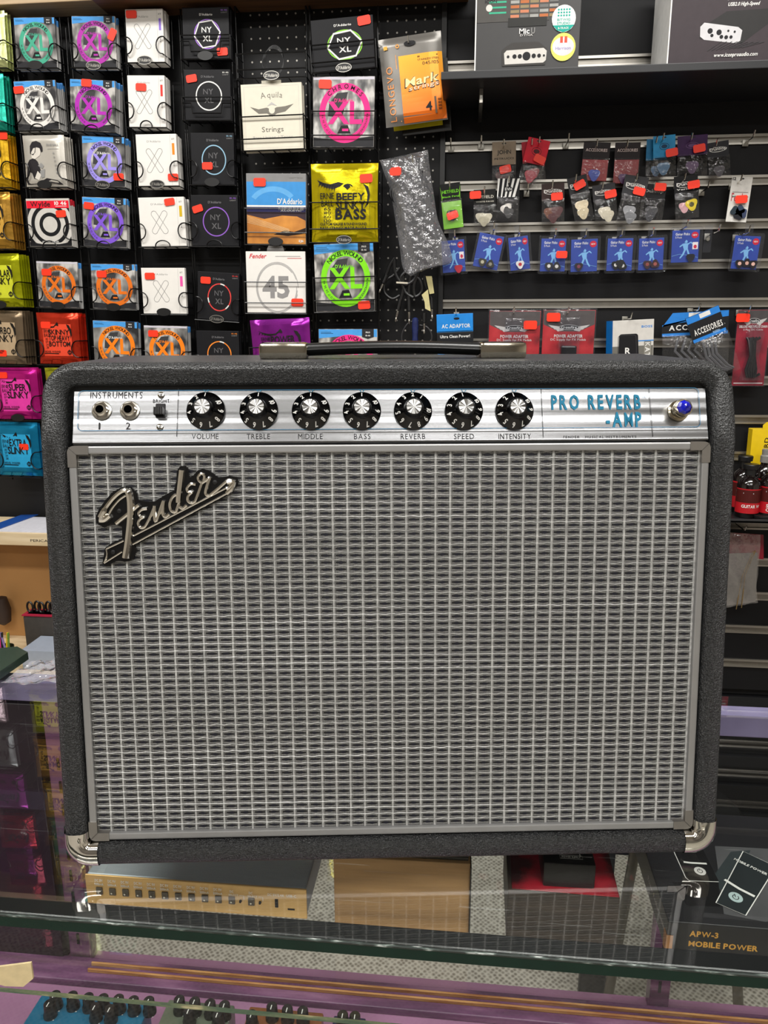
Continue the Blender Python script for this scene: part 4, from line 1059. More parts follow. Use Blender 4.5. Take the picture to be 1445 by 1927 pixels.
def acoustic(t, wd, h):
    b = MB(); b.box(-wd/2, wd/2, 0, .008, 0, h, mat('acoustic_card', 'd8d4cd', .35), .001); b.build('box', t)
    p = Print(0.); wd_ = wd/2-.0008
    p.rect(-wd_, .555*h, wd_, .885*h, ink('3f8fd0')); p.ring(-.05*wd, .52*h, .42*wd, .30*h, .012, ink('62a8de'), 24, rad(35), rad(150)); 
    p.rect(-wd_, .53*h, wd_, .555*h, WHITE); p.rect(-wd_, .46*h, wd_, .53*h, ink('2b2b55')); p.rect(-wd_, .001, wd_, .46*h, ink('3a2a33'))
    p.poly([(-wd_, .42*h), (-.2*wd, .36*h), (.1*wd, .41*h), (.35*wd, .40*h), (wd_, .34*h), (wd_, .001), (-wd_, .001), (-wd_, .1*h)], ramp_mat('guitar_photo', [(.3, '9a5a22'), (.6, 'd8923e')], 14, .3))
    p.poly([(-.05*wd, .14*h), (.15*wd, .20*h), (.3*wd, .18*h), (wd_, .24*h), (wd_, .16*h), (.2*wd, .12*h)], ink('2a1c16'))
    for k in range(5): p.line([(-wd_, (.40-.022*k)*h), (.22*wd, (.215-.012*k)*h)], .0007, ink('e0c69a'))
    p.text(DA, .23*wd, .61*h, .075*h, WHITE, w=.42*wd); p.text('PHOSPHOR BRONZE', .25*wd, .505*h, .028*h, WHITE, w=.42*wd); p.text('ACOUSTIC', .25*wd, .478*h, .02*h, SILV, w=.35*wd)
    p.text('LIGHT 12-53', .33*wd, .945*h, .022*h, GREYP, w=.22*wd, st='r'); p.text('EJ16', .42*wd, .05*h, .03*h, WHITE); p.build('printed_face', t)
bass((462.7, 326, 575.7, 326.5, 459), 'acoustic string box with a blue band and a guitar photograph', acoustic, (.23, .875, 0), rk=r5, cat='string box', nm='string_box', nb=1, bm=[mat('acoustic_card')], bd='oval')
def beefy(t, wd, h):
    po, f = pillow(t, wd, h, foil_mat('d6c414', .2), .011, 91, 19, 23); p = Print(-.0008, 8e-5, f); I = INK
    def Q(pts, m=I): p.poly([((x-.5)*wd, z*h) for x, z in pts], m)
    Q([(.10, .79), (.20, .75), (.30, .73), (.42, .76), (.50, .74), (.44, .70), (.34, .67), (.24, .69), (.16, .72)])
    for k in range(7): Q([(.14+.035*k, .765-.008*k), (.165+.035*k, .75-.006*k), (.12+.04*k, .70-.012*k)])
    Q([(.78, .74), (.86, .70), (.885, .60), (.86, .48), (.80, .42), (.84, .50), (.85, .60), (.82, .68)]); Q([(.50, .70), (.56, .74), (.60, .70), (.55, .66)]); p.ring(.06*wd, .70*h, .07*wd, .035*h, .003, I, 12, 0, pi)
    for s, z, hh, w_ in (('BEEFY', .575, .085, .42), ('SLINKY', .465, .10, .44), ('BASS', .35, .12, .46)): p.text(s, .10*wd, z*h, hh*h, I, w=w_*wd, sp=.03, st='h' if s == 'BASS' else 'b')
    p.text('ERNIE', -.25*wd, .585*h, .075*h, I, w=.21*wd, st='r'); p.text('BALL', -.25*wd, .49*h, .075*h, I, w=.18*wd, st='r')
    for k, s in enumerate(('65', '80', '100', '130')): p.text(s, -.25*wd, (.42-.05*k)*h, .038*h, I, w=.10*wd, st='r')
    p.text('CUSTOM GAUGE ROUNDWOUND', -.01*wd, .225*h, .032*h, I, w=.70*wd); p.text('BASS STRINGS MADE IN USA', -.01*wd, .175*h, .032*h, I, w=.70*wd)
    p.line([(-.38*wd, .14*h), (.38*wd, .14*h), (.38*wd, .80*h), (-.38*wd, .80*h)], .0005, I, True); p.build('printed_face', t)
bass((584.8, 309, 712, 307, 455.7), 'yellow foil bass string pack with bold black lettering', beefy, (.83, .80, .05), rk=r6, bd='chrome', sy=-.011, offp=-.013)
def fortyfive(t, wd, h):
    b = MB(); b.box(-wd/2, wd/2, 0, .008, 0, h, mat('white_card'), .001); b.lathe([(.022, 0), (.022, .004)], ink('8a8988'), 16, Matrix.Translation((0, .006, h)) @ Matrix.Rotation(pi/2, 4, 'X')); b.build('box', t)
    p = Print(0.); G1 = ink('a9a7a5'); G2 = ink('8f8d8c')
    for k in range(3): p.ring(.02*wd, .41*h, (.36-.012*k)*wd, (.42-.015*k)*h, .0016, G1, 40, rad(20*k), rad(345+9*k))
    p.text('45', .0, .42*h, .33*h, G2, w=.46*wd, sp=.02, st='h'); p.text('Fender', -.30*wd, .925*h, .07*h, ink('d0323a'), w=.28*wd, shear=.3); p.rect(.0, .915*h, .42*wd, .925*h, G1); p.rect(.2*wd, .885*h, .44*wd, .892*h, ink('d0323a')); p.build('printed_face', t)
bass((462, 473, 574, 473, 588), 'white bass string box printed with a large grey 45', fortyfive, (.86, .17, 0), rk=r5, cat='string box', nm='string_box')
bass((589.8, 460, 702.5, 456, 586.5), 'grey bass string pack with a lime green ring', lambda t, w_, h_: emblem_pack(t, w_, h_, '7fdc1c', 'blue', i=3, inkc='7fdc1c'), (.82, .08, .03), rk=r6, nb=1, bm=ENV)
bass((470, 603, 582, 597, 705), 'purple foil string pack just above the amplifier handle', lambda t, w_, h_: foil_pack(t, w_, h_, '94299c', ['POWER', 'SLINKY'], 55, T=.011), None, rk=r5, offp=-.013)
bass((599, 619, 710, 619, 735), 'blue-topped bass string pack with a hot pink ring above the handle', lambda t, w_, h_: emblem_pack(t, w_, h_, 'ee2f86', 'blue', i=1), None, rk=r6)
# empty top pocket with a coil of black string
M, wd, h = frame((447, 60, 573, 55, 148), YB); pocket(r5, M, wd, h, .05, 'bars', 'chrome')
b = MB()
for k in range(5): b.tube(arc3((0, .012+.004*k, .036+.003*k), .026-.001*k, 0, 360, 26, .030), .0007, BLACK, 5)
o = b.build('coiled_string'); o.matrix_world = M; tag(o, 'coil of thin black string lying in the empty wire pocket', 'string coil')
# rack uprights, per column a pair
for rk, xp0, xp1, y0, y1, Yc in ((r1, 23, 112, 34, 690, 2.035), (r2, 128, 222, 34, 690, 2.035), (r3, 234, 336, 30, 690, 2.035), (r4, 339, 432, 12, 700, 2.035), (r0, -80, 14, 20, 900, 2.04), (r5, 442, 575, 12, 700, 2.035), (r6, 582, 711, 12, 700, 2.035)):
    L0 = rk.matrix_world.translation
    for xp in (xp0, xp1):
        A = hit(xp, y0, 1, Yc); B = hit(xp, y1, 1, Yc); b = MB(); b.tube([(A.x, Yc, A.z), (A.x, Yc, B.z)], .0022, WIRE, 8); b.tube([(A.x, Yc, A.z), (A.x, YW-.004, A.z)], .0022, WIRE, 6); b.build('upright', rk, L0, smooth=True)

# ------------------------------------------------------------------ goods on the slatwall, right
CLEAR = clear_mat('clear_film', 'f8f8f8', .9, .10, .55, 70, haze=.02, hazecol='e8e8ea')
SHELL = clear_mat('clear_shell', 'f8f9fb', .7, .05, .1, 40, haze=.012, hazecol='dfe4f4')
def film(t, x0, x1, z0, z1, y, bulge=.006, seed=1, m=None, name='clear_bag'):
    rn = random.Random(seed); A = [(rn.uniform(60, 220), rn.uniform(60, 220), rn.uniform(0, 6)) for _ in range(4)]; b = MB()
    def f(a, c):
        x = x0+(x1-x0)*a; z = z0+(z1-z0)*c
        return (x, y-bulge*(1-abs(2*a-1)**3)*(1-abs(2*c-1)**4)-.0012*sum(sin(p*x+q*z+r_) for p, q, r_ in A)/4-.0004, z)
    b.grid(f, 11, 12, m or CLEAR); return b.build(name, t, smooth=True)
def pick(t, cx, cz, col, s=.012, ro=0., y=-.002, mark=None):
    P = []
    for i in range(21):
        a = 2*pi*i/21; r_ = 1+.16*cos(3*(a+pi/2)); P.append((cx+s*r_*cos(a+ro), cz+s*r_*sin(a+ro)))
    b = MB(); b.prism(P, y-.0012, y, mat('pick_'+col, col, .3, 0, .15, 90)); o = b.build('pick', t)
    if mark:
        p = Print(y-.0012); p.ellipse(cx, cz, s*.45, s*.45, ink(mark), 12); p.build('pick_mark', o)
def hook(x, y, Yend, lab=None, rise=.014, out=None):
    """chrome prong from a rail of the slatwall; (x,y) is the tip in the photograph"""
    p = hit(x, y, 1, Yend); b = MB(); z0 = p.z-rise
    b.tube([(p.x, YW-.001, z0), (p.x, Yend+.02, z0), (p.x, Yend+.008, z0+.002), (p.x, Yend, p.z)], .0018, CHROME, 8)
    b.box(p.x-.007, p.x+.007, YW-.011, YW-.007, z0-.009, z0+.006, mat('hook_plate', '8b8880', .4, .8), .001)
    o = b.build('display_hook', smooth=True); return tag(o, lab or 'chrome display hook', 'hook', 'chrome hooks on the slatwall')
def header_pack(q, Y, lab, hd, hf, txt, tc, picks, stk=None, body=None, seed=1, extra=None, card=None):
    M, wd, h = frame(q, Y); t = thing('pick_pack', lab, 'pick pack', M, 'guitar pick packs on the slatwall')
    b = MB(); b.box(-wd/2, wd/2, 0, .0016, h*(1-hf), h, mat('header_'+hd, hd, .45, 0, .12, 60, spec=.2), .0006); b.build('header_card', t)
    p = Print(0.); p.ellipse(0, h*.955, .10*wd, .018*h, INK)
    for i, s in enumerate(txt):
        z = h*(1-hf*(.45+.28*i)); p.text(s, 0, z, .11*h*hf*1.5 if i == 0 else .08*h*hf, ink(tc), w=min(.8, .12*len(s)+.1)*wd)
    if not txt and not extra: p.ring(0, h*(1-hf*.5), .22*wd, .16*h*hf, .0012, ink(tc), 18); p.ellipse(0, h*(1-hf*.5), .14*wd, .09*h*hf, ink(tc), 14)
    if extra: extra(p, wd, h)
    p.build('header_print', t)
    if body:
        b = MB(); b.box(-wd/2+.001, wd/2-.001, .0005, .002, 0, h*(1-hf)+.002, mat('backing_'+body, body, .4, 0, .1, 60), .0005); b.build('backing_card', t)
    for i, pk in enumerate(picks): pick(t, (pk[0]-.5)*wd, pk[1]*h, pk[2], pk[3] if len(pk) > 3 else .0115, pk[4] if len(pk) > 4 else 0, -.0015-.001*i, pk[5] if len(pk) > 5 else None)
    film(t, -wd/2, wd/2, 0, h*(1-hf)+.003, -.004, .005, seed)
    if stk: sticker(t, wd, h, *stk, y=-.006, s=1.05)
    hook((q[0]+q[2])/2, (q[1]+q[3])/2-5, Y-.03, 'chrome hook carrying the '+' '.join(lab.replace(',', '').split()[:10]))
    return t, wd, h
R1, R2, R3 = 2.042, 2.028, 2.020
def stripes(p, wd, h):
    for k in range(5): p.poly([(-.5*wd+.22*wd*k, h), (-.5*wd+.10*wd+.22*wd*k, h), (-.46*wd+.19*wd*k, .58*h), (-.5*wd+.17*wd*k, .58*h)], WHITE)
    p.ellipse(.0, .76*h, .2*wd, .06*h, INK); p.text('EVH', 0, .76*h, .06*h, WHITE)
def badge_oval(p, wd, h): p.ring(0, .79*h, .40*wd, .065*h, .0012, WHITE, 20)
header_pack((926, 267.6, 971, 265, 347), R1, 'tan pick pack with an orange sticker, first in the upper row', '8a7a66', .55, ['JOHN', 'PETRUCCI'], '2a241f', [(.35, .18, '4a1e1c'), (.6, .2, '3f1a18')], (.55, .33, .2), seed=2)
header_pack((981, 268, 1022, 262, 348), R1+.012, 'red pick pack half hidden behind the tilted red one', 'b3152a', .5, [], '2a0a0c', [(.5, .25, 'a01f30')], None, seed=3)
header_pack((995, 257, 1036, 266, 350), R1-.004, 'tilted red pick pack with a red pick', 'd0122c', .5, [], '4a0810', [(.5, .25, 'b3263a', .014)], (.72, .60, -.25), seed=4)
header_pack((1099, 266.7, 1149.6, 268.4, 339), R1, 'black and red accessory pack with a blue pick', '1a1012', .45, ['ACCESSORIES'], 'c9b8b4', [(.5, .15, '2448c0', .013)], None, 'a5121c', 5)
header_pack((1158, 268.4, 1206, 267.6, 345), R1, 'black and red accessory pack without a blue pick', '1c1012', .42, ['ACCESSORIES'], 'c9b8b4', [(.4, .12, '5a2266', .011)], None, '96101a', 6)
header_pack((1217, 262, 1257, 260, 342), R1+.012, 'blue pick pack half hidden behind the front blue one', '1c6f9c', .5, [], '0c2c44', [(.5, .25, '2c5f8a')], None, seed=7)
header_pack((1229, 257, 1271, 252.4, 339), R1-.004, 'bright blue pick pack with an orange sticker', '2a8cc0', .5, [], '0c3a5c', [(.45, .25, '35688f', .014)], (.80, .58, .1), seed=8)
header_pack((1275, 257, 1332, 252, 335), R1, 'dark purple pick pack with an orange sticker', '3a1a4a', .48, [], '6a4a7a', [(.5, .24, '5a3a66', .014)], (.70, .66, .12), seed=9)
header_pack((1330, 270, 1371, 263, 340), R1, 'charcoal pick pack at the end of the upper row', '26262a', .42, ['Dunlop'], 'e8e6e2', [(.5, .22, '4a4650', .012)], None, seed=10, extra=badge_oval)
def horns(p, wd, h):
    for s in (-1, 1): p.poly([(s*.44*wd, .62*h), (s*.48*wd, .95*h), (s*.40*wd, .72*h)], ink('7ac62a'))
header_pack((826.5, 347.6, 865.4, 342, 432), R2, 'pick pack with a black header and a lime green body', '141614', .40, ['HETFIELD', 'Black Fang'], '7ad62a', [(.5, .30, '151515', .013)], (.5, .28, .2), '7cc02c', 11, horns)
header_pack((891, 357.5, 933, 355, 432), R2, 'pick pack with a black header and three cream picks', '1a1a18', .42, ['HETFIELD', 'WHITE FANG'], 'cfcabc', [(.3, .3, 'b9b3a0'), (.6, .28, 'c4bea9'), (.45, .2, 'aca690')], (.08, .86, 0), seed=12)
header_pack((936.8, 336, 979, 336, 418), R2-.01, 'pick pack with a black and white striped header', '121214', .45, [], 'ffffff', [(.45, .3, 'cfcbc4', .013, .4, '1a1a1a'), (.55, .22, '3a3a3a')], None, seed=13, extra=stripes)
header_pack((1019, 346, 1062, 343, 423), R2, 'pick pack with maroon picks and an orange sticker', '3a2a28', .42, ['Dunlop'], 'e8e2dc', [(.35, .28, '6a3a24', .013), (.68, .30, '4a1c20', .013), (.5, .15, '4a1c20')], (.66, .66, .05), seed=14, extra=badge_oval)
header_pack((1066.5, 337, 1103, 327, 423), R2-.006, 'tilted pick pack with cream picks beside the maroon one', '2c2c2e', .38, ['Dunlop'], 'e8e6e2', [(.5, .35, 'd8c9a8', .015), (.5, .2, 'c9bb9c', .013)], (.55, .80, .25), seed=15, extra=badge_oval)
header_pack((1114, 350, 1157, 343, 425), R2, 'pick pack with ivory picks and a tag at its upper right', '333235', .40, ['Dunlop'], 'e8e6e2', [(.45, .3, 'cfc8b4', .014), (.6, .2, 'c4bda8', .013)], (.75, .72, .08), seed=16, extra=badge_oval)
header_pack((1177, 328, 1222, 334, 423), R2-.006, 'tilted pick pack with grey picks and an orange sticker', '3a3b3e', .40, ['Dunlop'], 'f0eeea', [(.45, .3, '8a8c90', .014), (.55, .18, '75777b', .013)], (.68, .70, -.1), seed=17, extra=badge_oval)
header_pack((1211, 345, 1255, 347.6, 419), R2+.004, 'pick pack with dark grey picks and a tag on its header', '1d1e20', .40, ['Dunlop'], 'b9b7b3', [(.5, .3, '3a3b3e', .014), (.45, .18, '33343a')], (.7, .92, 0), seed=18)
header_pack((1268, 333, 1313, 327, 415), R2-.006, 'pick pack with a yellow pick and an orange sticker', '151517', .42, ['Dunlop', 'Variety'], 'f0eeea', [(.40, .28, 'c99aa0', .012), (.70, .32, 'd8c018', .013, .2, '4a4410')], (.78, .76, .05), seed=19, extra=badge_oval)
t, wd, h = header_pack((1378, 331.6, 1417, 333, 418), R2, 'white pick card with blue shell picks and number 12', 'd6d4ce', .99, ['Fender'], 'b03a44', [], (.55, .50, .1), seed=20)
p = Print(-.0004); p.text('12', -.38*wd, .95*h, .06*h, INK, w=.16*wd); p.rect(-.38*wd, .655*h, .38*wd, .67*h, GREYP); p.rect(-.38*wd, .56*h, .42*wd, .575*h, ink('2a8a7a')); p.build('card_print', t)
for a, c, cc in ((.35, .25, '22303a'), (.6, .28, '2c3c52'), (.55, .15, '1c1f26'), (.75, .2, '343f5c')): pick(t, (a-.5)*wd, c*h, cc, .010, a*9, -.003)
# blue player cards in clear clamshells
def blue_card(q, lab, picks, stk=None, mini=False, seed=0):
    M, wd, h = frame(q, R3); t = thing('pick_card', lab, 'pick card', M, 'blue guitar pick cards on the slatwall')
    b = MB(); b.box(-wd/2, wd/2, 0, .0015, 0, h, mat('blue_card', '22409a', .4, 0, .12, 25), .0005); b.build('card', t)
    p = Print(0.); LB = ink('7cb4e4'); p.text('Guitar Picks', -.12*wd, .88*h, .075*h, WHITE, w=.52*wd); p.text('5 Pack', -.26*wd, .78*h, .06*h, WHITE, w=.24*wd, st='r')
    p.ellipse(.33*wd, .84*h, .13*wd, .10*h, ink('c81e38'), 18); p.text('NEW', .33*wd, .84*h, .05*h, WHITE, w=.16*wd)
    # leaping player silhouette
    for P in ([(-.04, .62), (.02, .70), (.08, .66), (.06, .60)], [(-.10, .58), (.0, .60), (.10, .59), (.10, .40), (-.04, .38), (-.08, .48)], [(.08, .58), (.20, .64), (.28, .58), (.27, .55), (.18, .60), (.10, .54)], [(-.10, .58), (-.22, .50), (-.20, .47), (-.08, .53)], [(-.04, .40), (.04, .40), (-.04, .24), (-.16, .12), (-.20, .14), (-.10, .26)], [(.04, .40), (.11, .40), (.16, .28), (.24, .16), (.20, .14), (.10, .26)]):
        p.poly([(x*wd, z*h) for x, z in P], LB)
    p.line([(-.48*wd, .20*h), (-.2*wd, .26*h), (.1*wd, .22*h), (.48*wd, .14*h)], .0007, LB)
    if mini: p.rect(.26*wd, .40*h, .46*wd, .62*h, ink('e6dede')); p.ellipse(.36*wd, .48*h, .06*wd, .06*h, ink('c8324a'), 12)
    p.build('card_print', t)
    for i, pk in enumerate(picks): pick(t, (pk[0]-.5)*wd, pk[1]*h, pk[2], .0095, i*1.1, -.004-.0012*i, pk[3] if len(pk) > 3 else None)
    b = MB(); e = .006; b.box(-wd/2-e, wd/2+e, -.012, .003, -e, h+e, SHELL, .004); b.box(-.16*wd, .16*wd, -.001, .001, h+e, h+e+.020, SHELL, .0005); b.build('clear_shell', t)
    if stk: sticker(t, wd, h, *stk, y=-.012, s=1.)
    hook((q[0]+q[2])/2+4, min(q[1], q[3])-18, R3-.05, 'chrome hook carrying the '+' '.join(lab.replace(',', '').split()[:10]))
blue_card((830, 454, 873, 450, 514), 'blue pick card with a red pick behind the cable bag', [(.7, .10, 'b02434')], None, True)
blue_card((903, 437, 949, 446, 500), 'tilted blue pick card with two dark picks, second from left', [(.35, .16, '3a382c', 'b9b49a'), (.68, .14, '2c2b26', '8a8674')], None)
blue_card((956, 448, 993, 443, 510), 'narrow blue pick card with a badge pick, third from left', [(.5, .16, 'e0dcd8', 'b8323a')], None)
blue_card((1019, 449, 1066, 449, 510.6), 'blue pick card with silver picks and an orange sticker', [(.35, .16, '2a2a2c', 'd8d6d0'), (.66, .15, '26262a', 'cfccc6')], (.82, .50, 0))
blue_card((1075, 451, 1125, 449, 512), 'blue pick card with one dark pick and no sticker', [(.3, .16, '241c24', '7a3a4a')], None)
blue_card((1144, 449, 1192, 448, 510), 'blue pick card with black picks marked in white', [(.35, .18, '141416', 'e2e0da'), (.62, .15, '141416', 'cfcdc8'), (.5, .22, '1c1c1e')], None)
blue_card((1203, 449, 1250, 447, 509), 'blue pick card with two brownish red picks', [(.35, .18, '3a2428', '8a4a44'), (.66, .18, '3a2226', '9a544c')], None)
blue_card((1265.5, 434, 1317, 432, 494.6), 'blue pick card hanging higher with a small red logo', [(.7, .14, '1c1c24')], None, True)
blue_card((1384, 443, 1432, 445, 505.5), 'blue pick card at the right edge with black and pink picks', [(.3, .16, '1a1416', 'e2b4a4'), (.58, .18, '161214', 'd8a898'), (.82, .16, '1a1416', 'e2b4a4')], None)
for x, y, Yd, l in ((848, 259, 2.020, 'bare chrome hook beside the trim, top left of the slatwall'), (906, 254, 2.020, 'bare chrome hook left of the tan pick pack'), (1071, 250, 2.010, 'bare chrome hook right of the red pick packs'), (1356, 423, 1.970, 'chrome hook with a clear hang tag'), (1335, 341, 2.010, 'bare chrome hook right of the yellow pick pack'), (994, 345, 2.020, 'bare chrome hook right of the striped pick pack'), (1421, 244, 2.010, 'bare chrome hook at the right edge of the upper rail')): hook(x, y, Yd, l)
M, wd, h = frame((1327, 424, 1342, 424, 475), 2.020); b = MB(); b.box(-wd/2, wd/2, 0, .0015, 0, h, SHELL, .0006); b.lathe([(.004, 0), (.004, .002)], STEEL, 12, Matrix.Translation((0, 0, .03)) @ Matrix.Rotation(pi/2, 4, 'X'))
o = b.build('hang_tag'); o.matrix_world = M; tag(o, 'empty clear plastic hang tag between two blue pick cards', 'hang tag')

# adaptor row
RW = 2.015
M, wd, h = frame((821, 592, 890, 589, 705), RW); t = thing('adaptor_box', 'blue and black adaptor box at the left of the adaptor row', 'adaptor box', M)
b = MB(); b.box(-wd/2, wd/2, 0, .035, 0, .70*h, mat('adaptor_black', '15161a', .35), .001); b.box(-wd/2, wd/2, .002, .005, .70*h, h, mat('adaptor_blue', '1c84d6', .35), .001); b.build('box', t)
p = Print(0.); p.rect(-wd/2+.001, .72*h, wd/2-.001, h-.001, mat('adaptor_blue')); p.ellipse(.05*wd, .92*h, .08*wd, .02*h, INK); p.text('AC ADAPTOR', .03*wd, .80*h, .06*h, WHITE, w=.78*wd); p.text('Ultra Clean Power!', .0, .63*h, .045*h, WHITE, w=.82*wd)
p.poly([(-.5*wd+.001, .1*h), (-.5*wd+.001, .42*h), (-.3*wd, .52*h), (.3*wd, .52*h), (.5*wd-.001, .42*h), (.5*wd-.001, .1*h)], mat('adaptor_blue')); p.rect(-.3*wd, .1*h, .3*wd, .42*h, INK); p.build('printed_face', t); sticker(t, wd, h, .80, .36, 0, 0, 1.1)
hook(858, 580, RW-.03, 'chrome hook carrying the blue adaptor box')
def wings(p, wd, h, zc):
    W_ = ink('c9c6c2')
    for s in (-1, 1):
        for k in range(3): p.poly([(s*.10*wd, (zc-.010*k)*h), (s*(.40-.07*k)*wd, (zc+.035-.028*k)*h), (s*(.33-.06*k)*wd, (zc-.005-.028*k)*h), (s*.10*wd, (zc-.02-.012*k)*h)], W_)
    p.ellipse(0, zc*h, .19*wd, .035*h, INK); p.ring(0, zc*h, .19*wd, .035*h, .001, W_, 20); p.text('Crossfire', 0, zc*h, .034*h, WHITE, w=.30*wd)
redb = ramp_mat('red_blister_card', [(.32, '5a0f14'), (.5, 'b02028'), (.7, 'd0383c')], 16, .35)
for q, lab, st in (((921.4, 585, 1018, 585, 715), 'red power adapter pack with its sticker at the upper right', (.80, .80, 0)), ((1023, 583.6, 1121.4, 583.6, 715), 'red power adapter pack with its sticker at the upper left', (.19, .90, 0))):
    M, wd, h = frame(q, RW); t = thing('adapter_pack', lab, 'adapter pack', M, 'red power adapter packs')
    b = MB(); b.box(-wd/2, wd/2, 0, .002, 0, h, redb, .001); b.build('card', t)
    p = Print(0.); p.poly([(-.5*wd+.001, h-.001), (.5*wd-.001, h-.001), (.5*wd-.001, .80*h), (.2*wd, .70*h), (-.2*wd, .70*h), (-.5*wd+.001, .80*h)], ink('56504e')); wings(p, wd, h, .76)
    p.text('POWER ADAPTER', 0, .635*h, .042*h, WHITE, w=.55*wd); p.text('DC Supply for FX Pedals', 0, .585*h, .030*h, WHITE, w=.68*wd, st='r'); p.build('printed_card', t)
    b = MB(); b.box(-.15*wd, .15*wd, -.028, -.002, .18*h, .50*h, mat('adapter_black', '0e0e10', .25), .004); b.build('adapter', t)
    b = MB(); b.box(-wd/2-.003, wd/2+.003, -.004, .003, -.002, h+.004, SHELL, .002); b.box(-.20*wd, .20*wd, -.032, -.004, .12*h, .90*h, SHELL, .006); b.build('clear_blister', t, smooth=True)
    sticker(t, wd, h, *st, y=-.005, s=1.25); hook((q[0]+q[2])/2-2, 578, RW-.03, 'chrome hook carrying the '+lab.replace('pack ', '').replace('red power ', ''))
# footswitch box, blue side
M, wd, h = frame((1153, 604, 1231, 600, 705), RW-.015); t = thing('footswitch_box', 'white and grey footswitch box with a blue side panel', 'box', M)
b = MB(); b.box(-wd/2, wd/2, 0, .045, 0, h, mat('footswitch_card', 'cfccc6', .4), .001); b.build('box', t)
b = MB(); x0 = -wd/2; b.add([(x0, 0, 0), (x0-.012, .02, 0), (x0-.012, .02, h), (x0, 0, h)], [(0, 1, 2, 3), (3, 2, 1, 0)], mat('adaptor_blue')); b.build('side_flap', t)
p = Print(0.); p.rect(-wd/2, .001, wd/2-.001, .52*h, ink('6d6b64')); p.rect(.12*wd, .60*h, .5*wd, .62*h, ink('2a80d0')); p.text('BOSS', .33*wd, .87*h, .04*h, ink('2a80d0'), w=.26*wd)
P = []
for cx_, cz_, a0 in ((.06, .70, 0), (-.28, .70, 90), (-.30, .12, 180), (.10, .12, 270)):
    for k in range(5): a = rad(a0+22.5*k); P.append((cx_*wd+.006*cos(a), cz_*h+.006*sin(a)))
p.poly(P, INK); p.line([(x*.93-.004, z*.93+.03*h) for x, z in P], .0012, DKGREY, True); p.text('R', -.12*wd, .43*h, .12*h, WHITE); p.rect(-.24*wd, .295*h, 0, .31*h, SILV)
p.rect(.27*wd, .001, .44*wd, .60*h, ink('8a877e')); p.text('KATANA', .355*wd, .30*h, .085*h, WHITE, rot=-pi/2, w=.55*h); p.build('printed_face', t)
hook(1190, 588, RW-.035, 'chrome hook carrying the footswitch box')
# accessory bags
def acc_bag(q, lab, Y, cut, txt=True, s='ACCESSORIES'):
    M, wd, h = frame(q, Y); t = thing('accessory_bag', lab, 'accessory bag', M, 'clear bags with black and blue accessory headers')
    b = MB(); hz = .60*h
    b.prism([(-wd/2, hz), (wd/2, hz), (wd/2, h), (-wd/2+cut*wd, h), (-wd/2, h-.22*h*(cut > 0))], 0, .002, mat('accessory_black', '16171b', .35)); b.build('header_card', t)
    p = Print(0.); p.poly([(-wd/2+cut*wd, h-.0005), (wd/2-.0005, h-.0005), (wd/2-.0005, .90*h), (-wd/2+.001, .80*h if cut else .90*h), (-wd/2+.001, h-.23*h if cut else h-.001)], ink('2b7fd2')); p.rect(-.5*wd+.001, hz+.001, .5*wd-.001, hz+.055*h, ink('2b7fd2')); p.rect(-.1*wd, .92*h, .22*wd, .985*h, WHITE)
    if txt: p.text(s, .03*wd, .745*h, .085*h, WHITE, w=.84*wd, sp=.14); p.text('PASSION', .22*wd, .655*h, .035*h, ink('9cc4ea'), w=.2*wd)
    p.build('header_print', t)
    b = MB(); cm = mat('grey_cable', '55565a', .4)
    for k in range(4): b.tube([(-.25*wd+.12*wd*k, -.003, .58*h), (-.3*wd+.10*wd*k, -.006, .35*h), (-.1*wd+.1*wd*k, -.006, .12*h), (.15*wd+.06*wd*k, -.004, .05*h)], .0035, cm, 6)
    b.build('cable_bundle', t, smooth=True)
    film(t, -wd/2, wd/2, 0, hz+.004, -.010, .012, int(q[0])); return t
acc_bag((1246, 590, 1372, 583, 700), 'rear accessory bag with its clipped header corner at the left', RW+.012, .16, True, 'ACCESSORIES')
acc_bag((1289, 600, 1352, 574, 718), 'front tilted accessory bag with sloping white lettering', RW-.012, 0)
hook(1318, 572, RW-.03, 'chrome hook carrying the accessory bags')
# multi plug chain blister
M, wd, h = frame((1384, 585, 1446, 582, 727), RW); M = M @ Matrix.Rotation(rad(2.2), 4, 'Y'); t = thing('cable_pack', 'dark red blister pack with a black plug chain cable at the right edge', 'cable pack', M)
b = MB(); b.box(-wd/2, wd/2, 0, .002, 0, h, ramp_mat('crimson_card', [(.35, '6a0f20'), (.6, '9c1a30')], 18, .35), .001); b.build('card', t)
p = Print(0.); p.poly([(-.5*wd+.001, h-.001), (.5*wd-.001, h-.001), (.5*wd-.001, .84*h), (-.5*wd+.001, .84*h)], ink('4a4544')); wings(p, wd, h, .86); p.text('DELUXE MULTI-PLUG CHAIN', 0, .785*h, .03*h, WHITE, w=.86*wd); p.text('5 Plug DC Cable', 0, .745*h, .022*h, WHITE, w=.6*wd, st='r'); p.rect(-.45*wd, .03*h, .45*wd, .04*h, WHITE); p.build('printed_card', t)
b = MB()
for k in range(5):
    dx = .05*wd*(k-2); b.tube([(dx*2, -.008-.002*(k % 2), .64*h), (dx-.06*wd, -.012, .60*h), (dx*.6, -.014, .40*h), (dx*1.6, -.012, .22*h), (dx*1.2+.04*wd, -.010, .12*h), (dx*2+.1*wd, -.008, .16*h)], .0034, BLACK, 7)
b.build('plug_cable', t, smooth=True)
b = MB(); b.prism([(-.30*wd, .08*h), (.30*wd, .08*h), (.16*wd, .42*h), (.28*wd, .70*h), (0, .82*h), (-.22*wd, .70*h), (-.14*wd, .42*h)], -.022, -.002, SHELL); b.box(-wd/2-.002, wd/2+.002, -.003, .003, -.002, h+.003, SHELL, .001); b.build('clear_blister', t)
